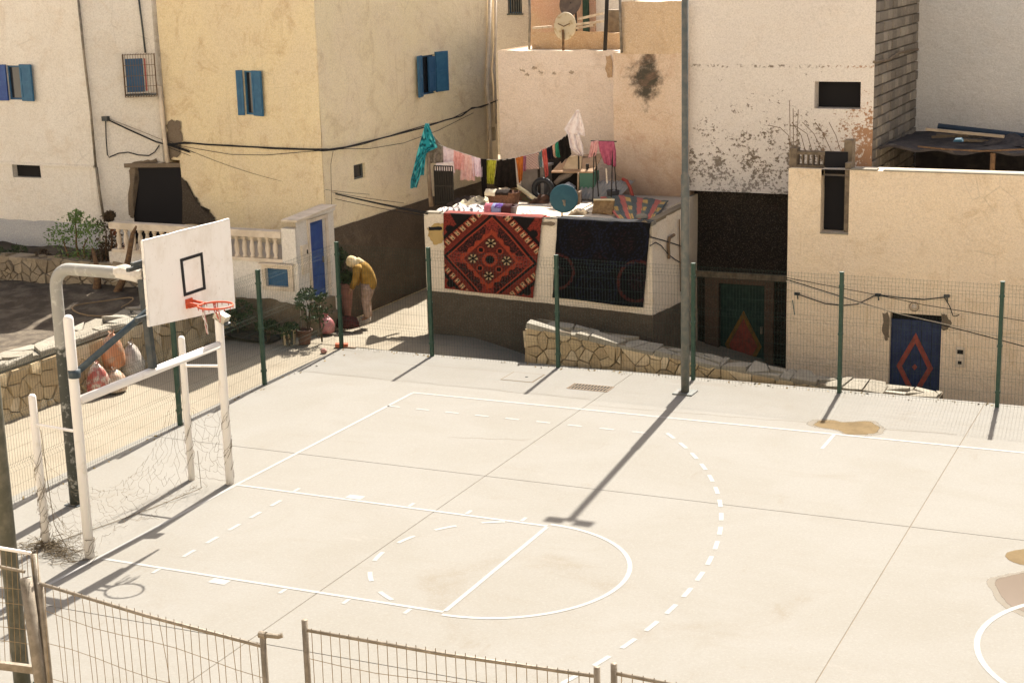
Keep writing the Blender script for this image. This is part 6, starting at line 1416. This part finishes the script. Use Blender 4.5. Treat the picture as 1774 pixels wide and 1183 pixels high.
def bag(name, label, c, rx, ry, h_, m_, seed, cat='bag', knot=True, mats2=None):
    t = thing(name, label, cat, c); b = MB(); n_ = 16; r = random.Random(seed)
    prof = [(.55,0),(.92,.06),(1.0,.28),(.95,.5),(.78,.72),(.5,.88),(.22,.97),(.10,1.0)] if knot else [(.8,0),(1,.1),(1,.5),(.8,.85),(.4,1.0),(.01,1.02)]
    rings = []
    for s_, z in prof:
        for k in range(n_):
            a = 2*math.pi*k/n_; f_ = 1+.16*fb((math.cos(a)*1.5,math.sin(a)*1.5,z*2+seed),1.2)+.05*math.sin(a*7+z*6); rings.append((c[0]+math.cos(a)*rx*s_*f_, c[1]+math.sin(a)*ry*s_*f_, c[2]+z*h_*(1+.05*math.sin(a*3+seed))))
    m0 = len(prof); b.add(rings, [(i*n_+k,i*n_+(k+1)%n_,(i+1)*n_+(k+1)%n_,(i+1)*n_+k) for i in range(m0-1) for k in range(n_)]+[tuple(range(n_-1,-1,-1)), tuple((m0-1)*n_+k for k in range(n_))]); b.build('sack', m_, t, True)
    if knot:
        b = MB(); top_ = V((c[0],c[1],c[2]+h_*.98))
        for k in range(5): a = k*1.25+seed; b.add([top_, top_+V((math.cos(a)*.05,math.sin(a)*.05,.07)), top_+V((math.cos(a+.7)*.06,math.sin(a+.7)*.06,.06)), top_+V((math.cos(a+.4)*.02,math.sin(a+.4)*.02,-.02))], [(0,1,2,3)])
        b.build('bag_knot', mats2 or m_, t)
    return t
mb_ = lambda n, a, c: simple(n, a, c, 7, .35, .5, 16, spec=.5, lo=.45, hi=.6)
bz_ = 0.0
bag('rubbish_bag', 'orange plastic rubbish bag topmost of the pile against the left stone wall', on(200,662,0,-5.05)+V((0,0,.25)), .17, .24, .62, mb_('orange_plastic', (.42,.17,.075), (.36,.22,.14)), 1)
bag('rubbish_bag', 'red and white rubbish bag at the left of the pile by the stone wall', V((-5.0,on(170,660,0,-5.0).y,0)), .20, .21, .55, mb_('red_white_plastic', (.34,.08,.06), (.46,.37,.30)), 2)
bag('rubbish_bag', 'clear grey plastic rubbish bag at the right of the pile by the stone wall', V((-5.1,on(232,655,0,-5.1).y,.0)), .18, .24, .62, mb_('grey_clear_plastic', (.40,.36,.31), (.28,.24,.2)), 3)
bag('rubbish_bag', 'brownish rubbish bag at the bottom front of the pile by the stone wall', V((-4.85,on(200,662,0,-4.85).y,0)), .18, .22, .38, mb_('brown_plastic', (.35,.22,.14), (.44,.36,.28)), 4)
p = G(566,577,0); bag('pink_sack', 'pink plastic sack on the shaded street by the corner fence post', p, .17, .16, .34, mb_('pink_plastic', (.42,.17,.16), (.36,.12,.12)), 6)
p = G(596,573,0)+V((-.1,.3,0)); bag('dark_sack', 'dark bundle lying behind the corner fence post', p, .26, .16, .22, cm('dark_bundle','#3a2522','#56302c'), 7, knot=False)
p = G(552,556,0); bag('grey_green_bundle', 'grey green bundle by the step of the blue door', p, .2, .14, .26, cm('grey_green_bundle_cloth','#4a5a54','#2f3a37'), 8, knot=False)
b = MB(); p = G(592,601,0); b.obox(p+V((0,0,.035)), (.12,.03,0), (-.03,.06,0), (0,0,.035)); t = b.build('brick', simple('red_brick', (.36,.10,.05), (.28,.08,.04), 20, .9, .5, 50)); tag(t, 'red brick lying at the foot of the corner fence post', 'brick')
b = MB(); p = G(607,603,0); b.obox(p+V((0,0,.012)), (.11,.0,0), (0,.03,0), (0,0,.012)); tag(b.build('wood_offcut', M_WOOD), 'flat wood offcut beside the red brick', 'wood')
p = G(561,611,0); bag('paper_scrap', 'small crumpled pink scrap by the left fence', p, .06, .05, .08, cm('paper_scrap_pink','#b98a80','#8f6a60'), 9, 'litter', knot=False)
# scattered dry leaves and grit along the fence foot
r = random.Random(3); b = MB()
for k in range(170):
    if k < 120: x = r.uniform(-2.4,10.5); y = 9.15-abs(r.gauss(0,.10))
    else: x = -2.6+abs(r.gauss(0,.12)); y = r.uniform(-1,9)
    s_ = r.uniform(.012,.035); a = r.uniform(0,6.28); p = V((x,y,.006)); t_ = V((math.cos(a),math.sin(a),r.uniform(-.2,.4))); w_ = V((-math.sin(a),math.cos(a),r.uniform(0,.5)))
    b.add([p-t_*s_, p+w_*s_*.5+V((0,0,.01)), p+t_*s_+V((0,0,.006)), p-w_*s_*.5], [(0,1,2,3)])
tag(b.build('leaf_litter', simple('dry_leaf', (.20,.14,.05), (.13,.09,.04), 3, .9)), kind='stuff')
P = [V((-7.2+.55*math.cos(a)+.05*a, 7.7+.75*math.sin(a), .82+.04*math.sin(a*2))) for a in [k*.35 for k in range(20)]]+[V((-6.4,8.5,.95))]
tag(MB().tube(P, .014, 5).build('hose_coil', simple('tan_hose', (.25,.17,.09), None)), 'tan hose lying in a loop on the shaded garden soil', 'hose')
# ================================================================== people
def skin(name, parent, V_, E_, Rr, m_, sub=2):
    me = bpy.data.meshes.new(name); o0 = ORG[parent]; me.from_pydata([tuple(V(p)-o0) for p in V_], E_, []); me.materials.append(m_)
    o = bpy.data.objects.new(name, me); COL.objects.link(o); o.parent = parent; ORG[o] = o0
    md = o.modifiers.new('skin', 'SKIN'); md.use_smooth_shade = True
    for i, rr2 in enumerate(Rr):
        sv = me.skin_vertices[0].data[i]; sv.radius = (rr2, rr2) if not isinstance(rr2, tuple) else rr2
    me.skin_vertices[0].data[0].use_root = True
    md2 = o.modifiers.new('sub', 'SUBSURF'); md2.levels = sub; md2.render_levels = sub
    return o
M_SKIN = simple('brown_skin', (.28,.15,.09), None, 9, .6)
def hand(parent, wrist, d, fwd, s_=1.0, curl=.5):
    """palm and five curled fingers"""
    d, fwd = V(d).normalized(), V(fwd).normalized(); side = d.cross(fwd).normalized(); b = MB()
    b.tube([wrist-d*.01, wrist+d*.03, wrist+d*.075], [.022,.036,.032], 8)
    for k, L in enumerate((.062,.072,.067,.052)):
        p = wrist+d*.07+side*(-.027+.018*k); m1 = p+d*L*.5+fwd*L*.12*curl; m2 = m1+d*L*.3+fwd*L*.3*curl; b.tube([p, m1, m2, m2+d*L*.12+fwd*L*.3*curl], [.0095,.009,.008,.006], 6)
    p = wrist+d*.025-side*.03; b.tube([p, p-side*.02+d*.025+fwd*.012, p-side*.022+d*.05+fwd*.022], [.011,.01,.007], 6)
    return b.build('hand', M_SKIN, parent, True)
def person(label, base, ang, pose, mats, skirt=None, shortarm=False):
    t = thing('person', label, 'person', base); F = V((math.cos(ang), math.sin(ang), 0)); Sd = V((-F.y, F.x, 0)); base = V(base)
    X = lambda f_, s_, z: base+F*f_+Sd*s_+V((0,0,z))
    J = {k: X(*v) for k, v in pose.items()}
    names = ['pelvis','waist','chest','neck','headb','headt','hipL','kneeL','ankL','toeL','hipR','kneeR','ankR','toeR','shL','elL','wrL','shR','elR','wrR']
    ed = [('pelvis','waist'),('waist','chest'),('chest','neck'),('neck','headb'),('headb','headt'),('pelvis','hipL'),('hipL','kneeL'),('kneeL','ankL'),('ankL','toeL'),('pelvis','hipR'),('hipR','kneeR'),('kneeR','ankR'),('ankR','toeR'),('chest','shL'),('shL','elL'),('elL','wrL'),('chest','shR'),('shR','elR'),('elR','wrR')]
    rad = dict(pelvis=.115,waist=.105,chest=.12,neck=.048,headb=.078,headt=.085,hipL=.08,kneeL=.052,ankL=.036,toeL=.03,hipR=.08,kneeR=.052,ankR=.036,toeR=.03,shL=.052,elL=.038,wrL=.024,shR=.052,elR=.038,wrR=.024)
    ix = {n_: i for i, n_ in enumerate(names)}
    skin('body', t, [J[n_] for n_ in names], [(ix[a],ix[c]) for a, c in ed], [rad[n_] for n_ in names], M_SKIN)
    # top: torso with sleeves, longer at the back
    tn = ['pelvis','hem','waist','chest','neck','shL','elL','shR','elR','cufL','cufR']
    J['hem'] = J['pelvis']+V((0,0,-.16)); J['cufL'] = J['elL'].lerp(J['wrL'],.75); J['cufR'] = J['elR'].lerp(J['wrR'],.75)
    te = [('pelvis','hem'),('pelvis','waist'),('waist','chest'),('chest','neck'),('chest','shL'),('shL','elL'),('elL','cufL'),('chest','shR'),('shR','elR'),('elR','cufR')]
    tr = dict(pelvis=.165,hem=.175,waist=.148,chest=.155,neck=.07,shL=.075,elL=.062,shR=.075,elR=.062,cufL=.052,cufR=.052); ix = {n_: i for i, n_ in enumerate(tn)}
    hem = J['hem']-F*.02; up1 = J['chest'].lerp(J['neck'],.55)-F*.03
    b = MB(); b.tube([hem, J['pelvis']-F*.035, J['waist']-F*.04, J['waist'].lerp(J['chest'],.55)-F*.05, J['chest']-F*.035, up1, J['neck']], [.150,.168,.150,.152,.150,.115,.06], 16)
    tu = b.build('tunic', mats[0], t, True); md = tu.modifiers.new('sub', 'SUBSURF'); md.levels = 1; md.render_levels = 1
    for s_ in 'LR':
        b = MB(); b.tube([J['chest'].lerp(J['sh'+s_],.45), J['sh'+s_]+V((0,0,.01)), J['sh'+s_].lerp(J['el'+s_],.5)-F*.01, J['el'+s_], J['cuf'+s_]], [.10,.088,.072,.062,.056], 12); b.build('sleeve', mats[0], t, True)
    if skirt is None:
        for s_ in 'LR':
            P = [J['pelvis'].lerp(J['hip'+s_],.9)+V((0,0,.02)), J['hip'+s_]+V((0,0,-.12)), J['knee'+s_], J['knee'+s_].lerp(J['ank'+s_],.5), J['ank'+s_]+V((0,0,.03))]
            b = MB(); b.tube(P, [.105,.108,.085,.078,.082], 12); b.build('trouser_leg', mats[1], t, True)
    else:
        b = MB(); n_ = 22; rings = []; c0, c1 = J['pelvis']+V((0,0,.05)), (J['ankL']+J['ankR'])/2
        for j in range(10):
            u = j/9; c = c0.lerp(c1, u); R1 = .16+.02*math.sin(u*3)-.05*u
            for k in range(n_): a = 2*math.pi*k/n_; rings.append(c+(F*math.cos(a)*.85+Sd*math.sin(a))*R1*(1+.05*math.sin(a*6)*u))
        b.add(rings, [(j*n_+k,j*n_+(k+1)%n_,(j+1)*n_+(k+1)%n_,(j+1)*n_+k) for j in range(9) for k in range(n_)]+[tuple(9*n_+k for k in range(n_))]); b.build('skirt', mats[1], t, True)
    # headscarf over crown, neck and shoulders
    hb, ht = J['headb'], J['headt']; ax = (ht-hb).normalized(); c = (hb+ht)/2
    b = MB(); b.lathe(hb-ax*.10-F*.02, [(.10,-.03),(.105,.02),(.112,.09),(.118,.15),(.108,.21),(.07,.25),(.01,.268)], 16, axis=ax); b.tube([hb-ax*.06-F*.03, J['neck']-F*.05+V((0,0,.03)), J['chest']-F*.07+V((0,0,.07))], [.085,.088,.06], 10); b.build('headscarf', mats[2], t, True)
    fc = hb.lerp(ht,.42)+pose_face(F, ax)*.085
    b = MB(); f2 = pose_face(F, ax); sd2 = Sd
    b.lathe(fc-f2*.05, [(.075,0),(.07,.025),(.045,.045),(.01,.052)], 12, axis=f2); fa = b.build('face', M_SKIN, t, True)
    b = MB(); b.tube([fc+ax*.012, fc-ax*.018+f2*.022, fc-ax*.024], [.008,.013,.008], 6); b.build('nose', M_SKIN, fa, True)
    for s_ in (-1,1): b = MB(); b.lathe(fc+ax*.018+sd2*.03*s_-f2*.008, [(.001,-.008),(.01,0),(.001,.008)], 8, axis=f2); b.build('eye', M_BLACK, fa)
    b = MB(); b.tube([fc-ax*.045-sd2*.022-f2*.006, fc-ax*.047, fc-ax*.045+sd2*.022-f2*.006], .005, 5); b.build('mouth', M_RED, fa)
    for s_ in 'LR':
        w_, e = J['wr'+s_], J['el'+s_]; hand(t, w_, (w_-e), F)
        b = MB(); a_, tt = J['ank'+s_], J['toe'+s_]; b.tube([a_+V((0,0,-.01))-F*.03, a_+V((0,0,-.045))+F*.03, V((tt.x,tt.y,.028))], [.045,.046,.030], 8); b.build('shoe', mats[3], t, True)
    return t
def pose_face(F, ax): f2 = (F-ax*F.dot(ax)); return (f2.normalized()*.8 - ax*.0 + F*.2).normalized()
POSE = dict(pelvis=(0,0,.80),waist=(.03,0,.93),chest=(.13,0,1.10),neck=(.23,0,1.19),headb=(.29,0,1.20),headt=(.40,0,1.245),hipL=(0,.09,.76),kneeL=(.03,.10,.43),ankL=(-.01,.10,.08),toeL=(.14,.12,.03),hipR=(0,-.09,.76),kneeR=(.06,-.10,.43),ankR=(.05,-.11,.08),toeR=(.20,-.13,.03),
            shL=(.15,.19,1.10),elL=(.20,.22,.86),wrL=(.30,.16,.68),shR=(.15,-.19,1.10),elR=(.22,-.21,.85),wrR=(.33,-.13,.68))
pb_ = G(640,556,0)
person('person in a yellow tunic, cream headscarf and pale trousers bending forward on the street', pb_, math.radians(192), POSE, (cm('yellow_tunic','#94743a','#82642f', 6), cm('pale_trousers','#9a8578','#86705f', 8), cm('cream_headscarf','#d9c8a4','#c4ac80', 8), simple('pale_shoe', (.4,.35,.3), None)))
pu = G(601,549,0)
t = thing('tall_urn', 'tall tapering terracotta urn with a dark bushy plant behind the corner fence post', 'plant urn', pu)
b = MB(); b.lathe(pu, [(.075,0),(.085,.03),(.115,.25),(.145,.52),(.150,.62),(.148,.68),(.158,.69),(.158,.715),(.13,.715),(.125,.66),(.001,.65)], 20, cap=False); b.build('urn', simple('dusty_terracotta', (.25,.125,.10), (.20,.10,.08), 7, .9, .3, 40), t, True)
foliage(t, [(pu+V((0,0,1.0)),(.26,.24,.34)),(pu+V((-.12,0,1.2)),(.2,.2,.25)),(pu+V((.08,0,.82)),(.22,.2,.16))], 700, .04, M_LEAFD, 90)
stems(t, pu+V((0,0,.66)), [pu+V((0,0,1.3)), pu+V((-.15,0,1.3)), pu+V((.12,0,1.1))], .014, M_DRY, seed=91)
b = MB()
def bedz(u, v): return (-7.4+3.2*u, 8.95+.66*v, .02+.16*math.sin(3.14*min(1,u*1.02))*math.sin(3.14*v*.8+.5)+.05*fb((u*12,v*4,3),1))
b.grid(bedz, 40, 10); tag(b.build('planting_bed', simple('dark_bed_soil', (.035,.028,.02), (.06,.045,.03), 5, .95, .8, 20)), kind='structure')
